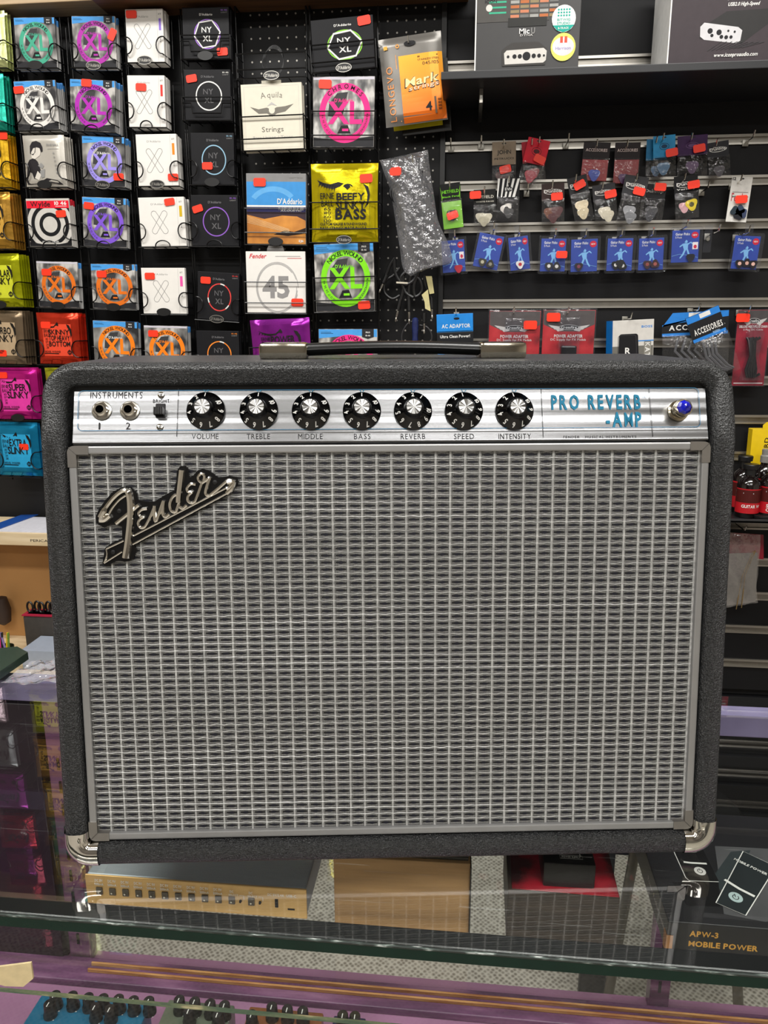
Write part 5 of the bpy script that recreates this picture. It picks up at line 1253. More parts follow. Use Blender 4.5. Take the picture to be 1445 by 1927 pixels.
sticker(t, wd, h, .13, .90, 0, -.004, 1.2); hook(1414, 575, RW-.03, 'chrome hook carrying the dark red blister pack')

# orange pouch on the pegboard
M, wd, h = frame((711, 76, 829.5, 57.5, 241), 1.990); t = thing('string_pouch', 'orange and grey string pouch hanging on the pegboard', 'string pouch', M)
po, f = pillow(t, wd, h, mat('grey_pouch', '77746f', .3, .35, .06, 30, bump=.15, bscale=30), .009, 200, 19, 25)
p = Print(-.0012, 8e-5, f)
n_ = 12
og = [(226+int(14*(k/11)), 150-int(0), 0) for k in range(12)]
OR = ramp_mat('orange_film', [(.0, 'e6701c'), (1, 'f2a92c')], 8, .3, .25)
nt = OR.node_tree; tcn = [n for n in nt.nodes if n.type == 'TEX_COORD'][0]; sx = nt.nodes.new('ShaderNodeSeparateXYZ'); nt.links.new(tcn.outputs['Object'], sx.inputs[0]); mr = nt.nodes.new('ShaderNodeMapRange'); mr.inputs[1].default_value = .02; mr.inputs[2].default_value = h*.75; nt.links.new(sx.outputs[2], mr.inputs[0]); nt.links.new(mr.outputs[0], [n for n in nt.nodes if n.type == 'VALTORGB'][0].inputs[0])
for i in range(10):
    for j in range(14):
        a0, a1 = -.20+.69*i/10, -.20+.69*(i+1)/10; c0, c1 = .015+.755*j/14, .015+.755*(j+1)/14
        p.poly([(a0*wd, c0*h), (a1*wd, c0*h), (a1*wd, c1*h), (a0*wd, c1*h)], OR); p.k -= 1
p.k += 2
p.line([(-.24*wd, .04*h), (-.24*wd, .79*h)], .0014, ink('f0a860')); p.text('LONGEVO', -.36*wd, .36*h, .085*h*.9, ink('f09a5a'), rot=pi/2, w=.62*h, st='r', sp=.2)
p.text('045/105', .30*wd, .655*h, .036*h, INK, w=.26*wd, st='r'); p.text('STAINLESS STEEL', .27*wd, .70*h, .020*h, INK, w=.34*wd, st='r'); p.rect(.10*wd, .728*h, .42*wd, .745*h, ink('8a5a1c'))
p.text('Mark', .13*wd, .475*h, .105*h, INK, w=.56*wd, shear=.2, rot=.09); p.text('Mark', .13*wd, .478*h, .092*h, ink('f4e0a4'), w=.53*wd, shear=.2, rot=.09); p.text('strings', .16*wd, .405*h, .055*h, INK, w=.50*wd, shear=.2, rot=.09); p.text('strings', .16*wd, .407*h, .046*h, ink('f6cfae'), w=.48*wd, shear=.2, rot=.09)
p.text('4', .22*wd, .17*h, .095*h, INK, w=.10*wd); p.rect(.315*wd, .08*h, .345*wd, .27*h, ink('6a5a4a')); 
for k in range(4): p.text('100', .40*wd, (.13+.035*k)*h, .022*h, INK, w=.05*wd)
p.ellipse(0, .895*h, .095*wd, .03*h, INK, 16); p.rect(-.42*wd, .86*h, -.36*wd, .90*h, ink('e8b04a')); p.ring(-.2*wd, .88*h, .03*wd, .03*wd, .002, ink('e8a04a'), 12)
p.build('printed_face', t); hook(768, 66, 1.965, 'chrome hook through the orange string pouch')
# yellow and black packs behind it
M, wd, h = frame((728, 100, 822, 86, 247), 2.015); b = MB(); b.box(-wd/2, wd/2, 0, .004, 0, h, ink('c2b41a'), .001); o = b.build('string_pack'); o.matrix_world = M; tag(o, 'yellow pack just showing below the orange pouch', 'string pack')
M, wd, h = frame((748, 120, 842, 108, 256), 2.030); b = MB(); b.box(-wd/2, wd/2, 0, .004, 0, h, mat('dark_bag', '26241f', .3), .001); o = b.build('string_pack'); o.matrix_world = M; tag(o, 'dark pack behind the orange pouch', 'string pack')
# cable in a crumpled clear bag
Yc = 1.995; t = thing('bagged_cable', 'black cable in a crumpled clear bag with a price sticker', 'bagged cable', Matrix.Translation(hit(770, 515, 1, Yc))); L0 = t.matrix_world.translation
def C(x, y, dy=0.): return hit(690+x/4.82, 280+y/4.82, 1, Yc+dy)-L0
outl = [(120, 105), (555, 10), (575, 200), (610, 430), (640, 640), (700, 760), (755, 900), (770, 1030), (690, 1050), (600, 1050), (500, 1100), (400, 1155), (330, 1090), (300, 900), (260, 650), (215, 380), (160, 230)]
lf_, rt_ = [(120, 105), (160, 230), (215, 380), (260, 650), (300, 900), (330, 1090), (400, 1155)], [(555, 10), (575, 200), (610, 430), (650, 660), (740, 860), (770, 1030), (620, 1060)]
lf_ = smooth_pts(lf_, 4); rt_ = smooth_pts(rt_, 4)
rn = random.Random(5); A = [(rn.uniform(80, 330), rn.uniform(60, 300), rn.uniform(0, 6)) for _ in range(9)]
BAGM = clear_mat('crumpled_bag', 'e9e9ea', 2.6, .12, .8, 55, haze=.16, hazecol='b9babf')
for sg, nm in ((1, 'clear_bag'), (-1, 'bag_back')):
    b = MB()
    def g(a, c):
        k = c*(len(lf_)-1); i = min(int(k), len(lf_)-2); fr_ = k-i
        L_ = [lf_[i][q]+(lf_[i+1][q]-lf_[i][q])*fr_ for q in (0, 1)]; R_ = [rt_[i][q]+(rt_[i+1][q]-rt_[i][q])*fr_ for q in (0, 1)]
        pnt = C(L_[0]+(R_[0]-L_[0])*a, L_[1]+(R_[1]-L_[1])*a); e = (1-abs(2*a-1)**3)*(1-abs(2*c-1)**6)
        wv = sum(sin(u*pnt.x+v*pnt.z+w_) for u, v, w_ in A)/9
        pnt.y -= sg*(.020*e)+.006*wv*(1 if sg > 0 else .4); return tuple(pnt)
    b.grid(g, 26, 34, BAGM); b.build(nm, t, smooth=True)
b = MB()
for k, path in enumerate(([(300, 300), (215, 370), (250, 480), (400, 640), (540, 780), (560, 920), (480, 960), (430, 840), (420, 650), (430, 420), (340, 270), (290, 310)], [(320, 320), (235, 390), (280, 520), (430, 660), (590, 800), (620, 930), (520, 1000), (440, 930), (430, 700), (450, 470), (370, 300)], [(540, 300), (520, 600), (540, 800), (600, 900)], [(500, 200), (470, 500), (500, 760)])):
    b.tube([C(x, y, .002-.0035*k) for x, y in smooth_pts(path, 5)], .0042, mat('cable_black', '141416', .3), 7)
b.build('cable', t, smooth=True)
b = MB(); P = [C(x, y, -.022) for x, y in ((205, 195), (225, 172), (295, 162), (312, 178), (312, 228), (295, 242), (225, 245), (210, 232))]; b.prism([(q.x, q.z) for q in P][::-1], P[0].y-.001, P[0].y, TAGM); b.build('price_sticker', t)
hook(776, 293, 1.970, 'chrome hook holding the bagged cable')
# loose jack cables hanging under it
Yk = 2.025
def cable(path, lab, tip=None, r=.0042, m=BLACK):
    t = thing('patch_cable', lab, 'cable', Matrix.Translation(hit(690+path[0][0]/4.82, 280+path[0][1]/4.82, 1, Yk))); L0 = t.matrix_world.translation
    b = MB(); b.tube([hit(690+x/4.82, 280+y/4.82, 1, Yk)-L0 for x, y in smooth_pts(path, 5)], r, m, 8); b.build('cord', t, smooth=True)
    if tip:
        b = MB(); a = hit(690+tip[0][0]/4.82, 280+tip[0][1]/4.82, 1, Yk-.004)-L0; c = hit(690+tip[1][0]/4.82, 280+tip[1][1]/4.82, 1, Yk-.004)-L0; d = c-a
        b.tube([a-d*1.0, a-d*.1], .0052, BLACK, 10); b.tube([a, a+d*.55, a+d*.6, a+d*.7, a+d*.92, c], [.0034, .0034, .0024, .0034, .0030, .0010], STEEL, 10); b.build('jack_plug', t, smooth=True)
cable([(255, 990), (215, 1050), (180, 1130), (150, 1200), (130, 1260)], 'black patch cable with the leftmost jack plug under the bagged cable', [(145, 1225), (110, 1305)])
cable([(330, 1150), (330, 1280), (300, 1400), (285, 1460)], 'black patch cable with a slanted jack plug below the white cable tie', [(282, 1470), (260, 1570)])
cable([(400, 1150), (385, 1250), (380, 1380), (383, 1470)], 'black patch cable with an upright jack plug beside the screwdriver', [(384, 1480), (386, 1590)])
cable([(520, 1150), (540, 1250), (585, 1360), (590, 1440)], 'black patch cable with a masking tape flag', [(590, 1455), (594, 1545)])
cable([(500, 1500), (518, 1540), (520, 1580)], 'black patch cable ending right of the screwdriver', [(520, 1585), (520, 1680)])
cable([(470, 1560), (380, 1580), (320, 1680), (330, 1780), (380, 1830), (470, 1840), (560, 1800), (590, 1700), (550, 1620), (480, 1600)], 'thin cable coiled around the screwdriver', None, .0022, mat('grey_cord', '2c2c2e', .35))
cable([(250, 1000), (260, 1130), (330, 1230), (420, 1200), (480, 1100)], 'thick black cable loop directly below the bagged cable', None, .0050)
cable([(300, 1080), (240, 1150), (170, 1200), (160, 1300), (230, 1360), (300, 1330)], 'black cable loop at the left below the bagged cable', None, .0036)
cable([(470, 1130), (430, 1240), (440, 1340), (500, 1290), (480, 1190), (400, 1130)], 'small black cable loop beside the tape flags')
cable([(350, 1120), (310, 1180), (350, 1300), (420, 1350)], 'black cable hanging straight behind the white cable tie', None, .0048)
def scrap(pts, lab, col, Y):
    b = MB(); P = [hit(690+x/4.82, 280+y/4.82, 1, Y) for x, y in pts]; b.prism([(q.x, q.z) for q in P], Y, Y+.0012, mat('tape_'+col, col, .6, 0, .1, 80)); return tag(b.build('tape_flag'), lab, 'tape')
scrap([(535, 1155), (590, 1155), (612, 1310), (570, 1318)], 'upper cream masking tape flag on a hanging cable', 'b9b07c', 2.015)
scrap([(498, 1325), (555, 1275), (580, 1475), (530, 1450), (525, 1390)], 'lower torn cream masking tape flag on a hanging cable', 'c4bb86', 2.013)
scrap([(268, 1205), (372, 1210), (372, 1225), (268, 1220)], 'white cable tie across the hanging cables', 'd8d0bc', 2.015)
t = thing('screwdriver', 'screwdriver with a dark blue handle hanging among the cables', 'screwdriver', Matrix.Translation(hit(690+440/4.82, 280+1530/4.82, 1, 2.015)))
b = MB(); b.lathe([(.003, 0), (.0075, -.003), (.0085, -.02), (.0070, -.05), (.0085, -.062), (.006, -.068)], mat('screwdriver_blue', '202a58', .3, 0, .3, 60), 14); b.build('handle', t, smooth=True); b = MB(); b.lathe([(.0028, -.066), (.0028, -.12)], STEEL, 10); b.build('shaft', t, smooth=True)

# ------------------------------------------------------------------ top right shelf with two device boxes
sh = thing('wall_shelf', 'black shelf across the slatwall carrying two dark device boxes', 'shelf', Matrix.Translation((.5, 1.950, hit(1100, 120, 1, 1.830).z))); L0 = sh.matrix_world.translation
ztop = hit(1445, 112, 1, 1.830).z; zbt = hit(1445, 128, 1, 1.830).z; xsl = hit(830, 125, 1, 1.830).x
b = MB(); b.box(xsl, 1.6, 1.830, YW-.002, zbt, ztop, mat('shelf_black', '17181b', .45), .0015); b.build('board', sh, L0)
A = hit(905, 150, 1, YW-.02); b = MB(); b.box(A.x-.004, A.x+.004, 1.900, YW-.008, zbt-.03, zbt, STEEL, .001); b.build('bracket', sh, L0)
def dev_box(x0, x1, yb, lab, fn, Y=1.850, D=.16):
    a = hit(x0, yb, 1, Y); c = hit(x1, yb, 1, Y); wd = c.x-a.x; h = .235
    t = thing('device_box', lab, 'box', Matrix.Translation(((a.x+c.x)/2, Y, ztop)))
    b = MB(); b.box(-wd/2, wd/2, 0, D, 0, h, mat('device_card', '2b2a2a', .4, 0, .05), .001); b.box(-wd/2-.0006, -wd/2+.002, -.0006, D, 0, h, WHITE); b.build('box', t); p = Print(-.0007); fn(p, wd, h); p.build('printed_face', t); return t
def k_(wd, h, x0, z0): return lambda fx, fz: (x0+fx*wd, z0+fz*h)
def micu(p, wd, h):
    u = wd/195.0                                   # metres per photo pixel on this face
    def X(x): return (x-893)*u-wd/2
    def Z(y): return (122-y)*u
    p.rect(X(895), Z(36), X(1030), Z(-120), ink('4a4845'))
    for i in range(5):
        for j in range(8): p.rect(X(958+i*18), Z(30-j*8), X(974+i*18), Z(25-j*8), ink(['c07a5a', '9a9a96', '8a7a5a', '6a6a68', 'b0663a'][(i*3+j*2) % 5])); p.k -= 1
    p.k += 1
    for j in range(3): p.rect(X(918), Z(22-j*9), X(950), Z(19-j*9), ink('3aa884'))
    p.ellipse(X(918), Z(12), 6*u, 6*u, ink('c9c6c0'))
    p.rect(X(954), Z(45), X(1026), Z(30), ink('2a2a28')); p.text('ICON', X(921), Z(1), 5*u, INK, w=22*u)
    p.text('Mic', X(985), Z(53), 9*u, WHITE, w=19*u); p.text('U', X(1001), Z(53), 10*u, GREYP, w=7*u); p.text('DYNA', X(989), Z(60), 3.5*u, SILV, w=24*u)
    p.poly([(X(945), Z(112)), (X(1026), Z(112)), (X(1028), Z(84)), (X(1012), Z(72)), (X(962), Z(72)), (X(944), Z(84))], ink('3c3a38'))
    p.poly([(X(950), Z(109)), (X(948), Z(90)), (X(953), Z(85)), (X(1022), Z(83)), (X(1028), Z(88)), (X(1027), Z(104)), (X(1022), Z(108))], ink('c9c6c0'))
    for x, r_ in ((968, 4), (978, 4), (990.5, 7.5), (1004, 4), (1014, 3.5), (956, 2.5), (1023, 2)): p.ellipse(X(x), Z(96), r_*u, r_*u, INK, 16)
    p.ellipse(X(1057), Z(35), 22*u, 23*u, WHITE, 28); p.poly([(X(1037), Z(46)), (X(1077), Z(46)), (X(1068), Z(55)), (X(1057), Z(58)), (X(1046), Z(55))], ink('18a090'))
    for i in range(5):
        for j in range(3): p.ellipse(X(1047+i*5), Z(20+j*5), 1.8*u, 1.8*u, ink('18a090'), 8); p.k -= 1
    p.k += 1
    p.text('BITWIG', X(1057), Z(37), 4*u, ink('18a090'), w=24*u); p.text('STUDIO', X(1057), Z(43), 4*u, ink('18a090'), w=24*u); p.text('8-TRACK', X(1057), Z(51), 3.4*u, WHITE, w=20*u)
    p.ellipse(X(1058), Z(83), 23*u, 24*u, ink('d8d66a'), 28); p.ellipse(X(1058), Z(82), 20*u, 16*u, ink('d2cfd4'), 24); p.rect(X(1052), Z(76), X(1057), Z(65), ink('e0523a')); p.rect(X(1060), Z(76), X(1065), Z(65), ink('e0523a')); p.text('Harrison', X(1058), Z(85), 5*u, ink('8a80b8'), w=28*u, st='r')
dev_box(893, 1088, 122, 'dark device box with two round stickers on the shelf', micu)
def iconb(p, wd, h):
    u = wd/240.0
    def X(x): return (x-1255)*u-wd/2
    def Z(y): return (112-y)*u
    p.rect(X(1257), Z(110), X(1493), Z(-140), ink('3c3438'))
    p.text('USB2.0 High-Speed', X(1390), Z(8), 6*u, WHITE, w=58*u, shear=.25); p.text('Pro Audio', X(1390), Z(-4), 9*u, WHITE, w=60*u)
    p.poly([(X(1313), Z(66)), (X(1314), Z(40)), (X(1330), Z(38)), (X(1360), Z(20)), (X(1440), Z(18)), (X(1445), Z(40)), (X(1393), Z(77))], ink('2b2a2a'))
    p.poly([(X(1314), Z(62)), (X(1313), Z(45)), (X(1320), Z(38)), (X(1384), Z(48)), (X(1392), Z(54)), (X(1390), Z(72)), (X(1382), Z(76)), (X(1322), Z(68))], ink('c9c8ca'))
    for x, y, r_ in ((1332, 53, 5), (1349, 56, 5), (1336, 61, 3), (1354, 64, 3.5), (1363, 65, 3.5), (1372, 65, 3), (1366, 54, 2), (1378, 56, 2)): p.ellipse(X(x), Z(y), r_*u, r_*u, INK, 14)
    for k in range(9): p.line([(X(1330+k*8), Z(88-k*.5)), (X(1355+k*10), Z(72+k*.4))], .8*u, DKGREY)
    p.text('www.iconproaudio.com', X(1383), Z(96), 6.5*u, WHITE, w=82*u, shear=.2)
dev_box(1255, 1495, 112, 'dark device box with a silver audio interface at the right edge', iconb)

# ------------------------------------------------------------------ care products on the lower right shelf
Ysf = 1.880
zt = hit(1410, 980, 1, Ysf).z; s2 = thing('wall_shelf', 'black shelf on the slatwall carrying red care bottles', 'shelf', Matrix.Translation((.8, 1.7, zt))); L0 = s2.matrix_world.translation
xl_ = hit(1330, 980, 1, Ysf).x
b = MB(); b.box(xl_, 1.5, Ysf, YW-.002, zt-.006, zt, mat('shelf_black'), .001); b.box(xl_, 1.5, Ysf, Ysf+.003, zt-.006, zt+.004, mat('shelf_lip', '3c3c3e', .3, .4), .0008); b.build('board', s2, L0)
redl = mat('red_label', 'b31420', .35, 0, .12, 40); glassb = mat('bottle_black', '120b0b', .12, 0, .05, coat=.5)
def bottle(px, Y, wpx, hpx, lab, txt, spray=False):
    c = hit(px, 955, 1, Y); u = 1/ (F/ (Vector((c.x, Y, zt))-CAM).dot(fw)); r = wpx*u/2; H = hpx*u
    t = thing('care_bottle', lab, 'bottle', Matrix.Translation((c.x, Y, zt)), 'bottles of guitar care liquid')
    b = MB(); b.lathe([(r*.9, 0), (r, .004), (r, .62*H), (r*.85, .70*H), (r*.42, .77*H), (r*.40, .82*H)], glassb, 24); b.build('body', t, smooth=True)
    b = MB()
    for k in range(24):
        a0, a1 = rad(180+15*k*.5), rad(180+15*(k+1)*.5); rr = r+.0006
        b.add([(rr*cos(a0), rr*sin(a0), .10*H), (rr*cos(a1), rr*sin(a1), .10*H), (rr*cos(a1), rr*sin(a1), .56*H), (rr*cos(a0), rr*sin(a0), .56*H)], [(0, 1, 2, 3)], redl)
        b.add([((rr+.0002)*cos(a0), (rr+.0002)*sin(a0), .30*H), ((rr+.0002)*cos(a1), (rr+.0002)*sin(a1), .30*H), ((rr+.0002)*cos(a1), (rr+.0002)*sin(a1), .54*H), ((rr+.0002)*cos(a0), (rr+.0002)*sin(a0), .54*H)], [(0, 1, 2, 3)], ink('4a1512'))
    b.build('label', t)
    p = Print(0., 6e-5, lambda x, z: math.sqrt(max(0, (r+.0011)**2-min(x*x, (r*.98)**2))))
    for i, s in enumerate(txt): p.text(s, 0, (.235-.07*i)*H, .055*H, WHITE, w=min(1.5, .24*len(s))*r)
    p.rect(-.7*r, .47*H, .1*r, .49*H, SILV); p.build('label_print', t)
    b = MB()
    if spray: b.lathe([(r*.5, .80*H), (r*.5, .90*H), (r*.40, .92*H), (r*.42, 1.0*H), (r*.36, 1.01*H)], mat('spray_cap', '8c8a86', .25, .2), 18)
    else: b.lathe([(r*.46, .80*H), (r*.46, .90*H), (r*.62, .91*H), (r*.66, .985*H), (r*.60, 1.0*H)], BLACK, 20)
    b.build('cap', t, smooth=True)
bottle(1405, 1.925, 42, 100, 'front red and black polish bottle with a flat cap', ['GUITAR W'])
bottle(1447, 1.925, 42, 108, 'front red spray bottle at the right edge', ['SPRAY', 'CLEAN'], True)
bottle(1393, 1.980, 40, 106, 'rear black bottle left of the front polish bottle', ['GUI'])
bottle(1431, 1.980, 40, 118, 'rear spray bottle in front of the yellow box', ['POLISH'], True)
M, wd, h = frame((1417, 803, 1480, 803, 940), 2.025); M.translation.z = zt; t = thing('fretboard_box', 'yellow upright fretboard conditioner box behind the bottles', 'box', M); hh = h*1.08
b = MB(); YEL = mat('yellow_card', 'e8c410', .4, 0, .04); b.box(-wd/2, wd/2, 0, .03, 0, hh, YEL, .001); b.prism([(-.2*wd, hh), (.5*wd, hh), (.5*wd, hh+.018), (-.1*wd, hh+.018), (-.2*wd, hh+.01)], 0, .002, YEL); b.build('box', t)
p = Print(0.); p.text('FRETBOARD', -.05*wd, .62*hh, .010, INK, rot=pi/2, w=.55*hh); p.ring(.12*wd, hh+.006, .008, .008, .0015, INK, 16); p.build('printed_face', t)
c = hit(1440, 960, 1, 1.895); t = thing('round_tin', 'flat round black tin on the shelf edge', 'tin', Matrix.Translation((c.x, 1.908, zt))); b = MB(); b.lathe([(.023, 0), (.024, .002), (.024, .006)], BLACK, 28); b.build('tin', t, smooth=True); b = MB(); b.lathe([(.025, .006), (.025, .010), (.022, .011), (.020, .0095), (.004, .0095)], BLACK, 28); b.build('lid', t, smooth=True)
# tool bag under the shelf
Yb = 2.000; t = thing('tool_bag', 'clear zip bag with thin metal rods below the bottle shelf', 'tool bag', Matrix.Translation(hit(1395, 1148, 1, Yb))); L0 = t.matrix_world.translation
def B(x, y, d=0.): return hit(1280+x/3.57, 760+y/3.57, 1, Yb+d)-L0
b = MB(); P = [B(x, y, .006) for x, y in ((200, 855), (560, 880), (560, 1045), (520, 1040), (200, 1010))]; b.prism([(q.x, q.z) for q in P], .006, .008, mat('crimson_card')); b.build('red_card', t)
b = MB(); P = [B(x, y, .004) for x, y in ((210, 1010), (520, 1000), (505, 1330), (210, 1370))]; b.prism([(q.x, q.z) for q in P], .004, .0055, mat('pale_insert', '8d8a86', .5)); b.build('paper_insert', t)
BAG2 = clear_mat('zip_bag', 'f0efee', 1.8, .12, .5, 60, haze=.22, hazecol='b9b5b0')
b = MB(); Lq, Rq = [(200, 855), (200, 1000), (200, 1200), (205, 1385)], [(540, 880), (530, 1050), (512, 1220), (520, 1335)]
def g(a, c_):
    k = c_*3; i = min(int(k), 2); f_ = k-i; l = [Lq[i][q]+(Lq[i+1][q]-Lq[i][q])*f_ for q in (0, 1)]; r_ = [Rq[i][q]+(Rq[i+1][q]-Rq[i][q])*f_ for q in (0, 1)]; pn = B(l[0]+(r_[0]-l[0])*a, l[1]+(r_[1]-l[1])*a); pn.y -= .012*(1-abs(2*a-1)**3)*sin(pi*min(1, c_*1.1))+.002*sin(pn.x*170+pn.z*90); return tuple(pn)
b.grid(g, 14, 18, BAG2); b.build('clear_bag', t, smooth=True)
for pth, nm in (([(505, 985), (435, 1150), (410, 1370)], 'metal_rod'), ([(490, 990), (415, 1160), (375, 1380)], 'metal_rod')):
    b = MB(); b.tube([B(x, y, -.004) for x, y in pth], .0012, mat('brass_rod', 'cdb27a', .25, .9), 6); b.build(nm, t, smooth=True)
hook(1405, 990, 1.970, 'chrome hook holding the zip bag of rods')

# ------------------------------------------------------------------ goods inside the glass counter
def proj(p):
    q = Vector(p)-CAM; d = q.dot(fw); return CX+F*q.dot(RT)/d, CY-F*q.dot(UP)/d
def case_box(BL, BR, TLy, z0=None):
    z0 = SZ if z0 is None else z0
    A = hit(*BL, 2, z0); B_ = hit(*BR, 2, z0); d = B_-A; wd = d.length; an = math.atan2(d.y, d.x); lo, hi_ = .005, .4
    for _ in range(30):
        m_ = (lo+hi_)/2
        if proj(A+Vector((0, 0, m_)))[1] > TLy: lo = m_
        else: hi_ = m_
    return Matrix.Translation(A+d*.5) @ Matrix.Rotation(an, 4, 'Z'), wd, lo
def face_up(p, T):                                  # print drawn for the front laid onto another face
    p.b.v = [tuple(T @ Vector(v)) for v in p.b.v]
TOPT = lambda h: Matrix.Translation((0, 0, h)) @ Matrix.Rotation(-pi/2, 4, 'X')     # print z -> depth, on top
M, wd, h = case_box((166, 1697.5), (578.5, 1728), 1644)
t = thing('power_supply', 'gold-fronted metal pedal power supply on the glass shelf', 'power supply', M); D = .105
gold = mat('gold_anodised', 'd6ae70', .42, .35, .05, 30); silverb = mat('brushed_silver_body', 'a3abb0', .42, .35, .08, 5, vec=(6, 400, 60))
b = MB(); b.box(-wd/2+.001, wd/2-.001, .001, D, .0005, h-.0005, silverb, .002); b.build('body', t)
b = MB(); b.box(-wd/2, wd/2, -.0015, .001, 0, h, gold, .0012); fp = b.build('front_plate', t)
p = Print(-.0015); u = wd/412.
for k in range(10):
    x = -wd/2+(26+24.9*k)*u
    p.text('DC 9V', x, h*.83, .09*h, WHITE, w=15*u); p.text('500mA', x, h*.70, .08*h, WHITE, w=17*u)
for x in (276, 311): p.text('DC', -wd/2+x*u, h*.80, .08*h, WHITE, w=7*u); p.text('SELECT', -wd/2+(x+3)*u, h*.69, .06*h, WHITE, w=18*u); p.line([(-wd/2+(x+14)*u, h*.69), (-wd/2+(x+22)*u, h*.69), (-wd/2+(x+22)*u, h*.55)], .0006, WHITE)
p.text('DC 5V/2.4A', -wd/2+357*u, h*.80, .08*h, WHITE, w=30*u); p.text('USB-C', -wd/2+385*u, h*.80, .08*h, WHITE, w=18*u); p.build('front_lettering', fp)
for k in range(12):
    x = -wd/2+(26+24.9*k if k < 10 else (275, 311)[k-10])*u
    b = MB(); b.box(x-.0036, x+.0036, -.0030, -.0014, h*.36, h*.60, mat('jack_grey', '5a5246', .5), .0006); b.lathe([(.0010, 0), (.0010, .0018)], CHROME, 8, Matrix.Translation((x, -.003, h*.47)) @ Matrix.Rotation(pi/2, 4, 'X')); b.build('dc_jack', fp)
for x in (291, 327):
    b = MB(); b.lathe([(.0016, 0), (.0012, .0022)], INK, 10, Matrix.Translation((-wd/2+x*u, -.0015, h*.47)) @ Matrix.Rotation(pi/2, 4, 'X')); b.build('mini_switch', fp)
b = MB(); b.box(-wd/2+354*u, -wd/2+360*u, -.0022, -.0012, h*.34, h*.62, INK, .0004); b.build('usb_port', fp)
b = MB(); b.box(-wd/2+377*u, -wd/2+390*u, -.0020, -.0012, h*.28, h*.33, INK, .0004); b.build('usb_port', fp)
p = Print(0.); p.text('Fender', .02*wd, .060, .011, ink('c4c8ca'), w=.055, shear=.35, st='r'); p.rect(-.005, .050, .045, .0507, ink('c4c8ca')); face_up(p, Matrix.Translation((0, .0, h)) @ Matrix.Rotation(-pi/2, 4, 'X') if False else Matrix(((1, 0, 0, 0), (0, 0, 1, 0), (0, -1, 0, h+.0002), (0, 0, 0, 1)))); p.build('top_logo', t)
TOP = lambda h: Matrix(((1, 0, 0, 0), (0, 0, 1, 0), (0, -1, 0, h), (0, 0, 0, 1)))
# plain cardboard box
M, wd, h = case_box((630, 1748), (881.5, 1763.5), 1612)
card = ramp_mat('brown_cardboard', [(.3, '8a6a45'), (.65, 'b08a5c')], 5, .7, 0, (1, 1, 14)); t = thing('cardboard_box', 'plain brown cardboard box on the glass shelf', 'box', M)
h = min(h, .098); b = MB(); b.box(-wd/2, wd/2, 0, .10, 0, h, card, .0012); b.build('box', t); b = MB(); b.box(wd/2, wd/2+.0012, -.004, .10, -0, h*.98, mat('card_edge', '1c1814', .5)); b.build('side_flap', t)
b = MB(); b.box(-wd/2+.002, wd/2-.002, .004, .09, h, h+.004, mat('box_lid_dark', '2c2a26', .5), .001); b.build('lid', t)
# black box with a red lid and a pedal on it
M, wd, h = case_box((952, 1770), (1159, 1788.5), 1673); t = thing('pedal_box', 'dark brown box with a red lid on the glass shelf', 'box', M)
b = MB(); b.box(-wd/2, wd/2, 0, .105, 0, h, ramp_mat('dark_box_card', [(.35, '241d17'), (.6, '3a2f26')], 8, .45, 0, (1, 1, 10)), .001); b.build('box', t)
b = MB(); b.box(-wd/2+.004, wd/2-.001, .001, .105, h-.0002, h+.0012, ramp_mat('red_lid', [(.42, '3a0a10'), (.5, 'a8162a'), (.7, 'c82038')], 13, .35)); b.build('red_lid', t)
M2, pw, phh = case_box((1021, 1668), (1119, 1674), 1623, SZ+h+.0014); pd = .07; t = thing('effects_pedal', 'small black effects pedal on the red-lidded box', 'pedal', M2)
b = MB(); b.box(-pw/2, pw/2, 0, pd, 0, phh, mat('pedal_black', '121213', .3, .2), .0025); b.build('housing', t, smooth=True)
p = Print(0.); p.line([(-.024, .012), (-.024, .03), (-.010, .03), (-.010, .05)], .0009, WHITE); p.line([(.024, .012), (.012, .012), (.012, .05)], .0009, WHITE); p.line([(-.009, .008), (.014, .008), (.014, .013), (-.009, .013)], .0005, WHITE, True); p.text('POWER SUPPLY', .0025, .0105, .0026, WHITE, w=.019); face_up(p, TOP(phh)); p.build('top_print', t)
for x in (-.004, .010):
    b = MB(); b.lathe([(.0022, 0), (.0018, .0012)], CHROME, 12, Matrix.Translation((x, .019, phh))); b.build('screw', t)
# large black box with printed devices
M, wd, h = case_box((1252, 1790), (1446, 1806), 1734); t = thing('power_bank_box', 'large black box printed with two devices and gold lettering', 'box', M)
x0 = -wd/2; x1 = x0+.24; D = .19; b = MB(); b.box(x0, x1, 0, D, 0, h, mat('soft_black_card', '1a1a1c', .4, 0, .08, 30), .001); b.build('box', t)
GOLD = ink('d8a24a'); p = Print(0.)
sc = wd/194.
p.text('APW-3', x0+(1322-1253)*sc, .66*h, .17*h, GOLD, w=54*sc, st='h'); p.text('MOBILE POWER', x0+(1360-1253)*sc, .33*h, .17*h, GOLD, w=130*sc, st='h'); p.build('front_lettering', t)
def tz(x, y):
    q = M.inverted() @ hit(x, y, 2, SZ+h); return q.x, q.y
p = Print(0.); DV = ink('16181a'); DV2 = ink('22282a'); GR = mat('grey_glow_print', '4c4c4e', .45, 0, .3, 14)
def PQ(pts, m): p.poly([tz(*q) for q in pts], m)
PQ([(1345, 1592), (1500, 1600), (1520, 1720), (1440, 1735), (1362, 1720)], GR)
PQ([(1345, 1645), (1375, 1603), (1412, 1600), (1380, 1680), (1350, 1672)], ink('31383a'))
PQ([(1352, 1660), (1265, 1660), (1292, 1704), (1355, 1706)], ink('0c0c0d')); PQ([(1350, 1656), (1292, 1660), (1296, 1706), (1350, 1702)], ink('0a0a0b'))
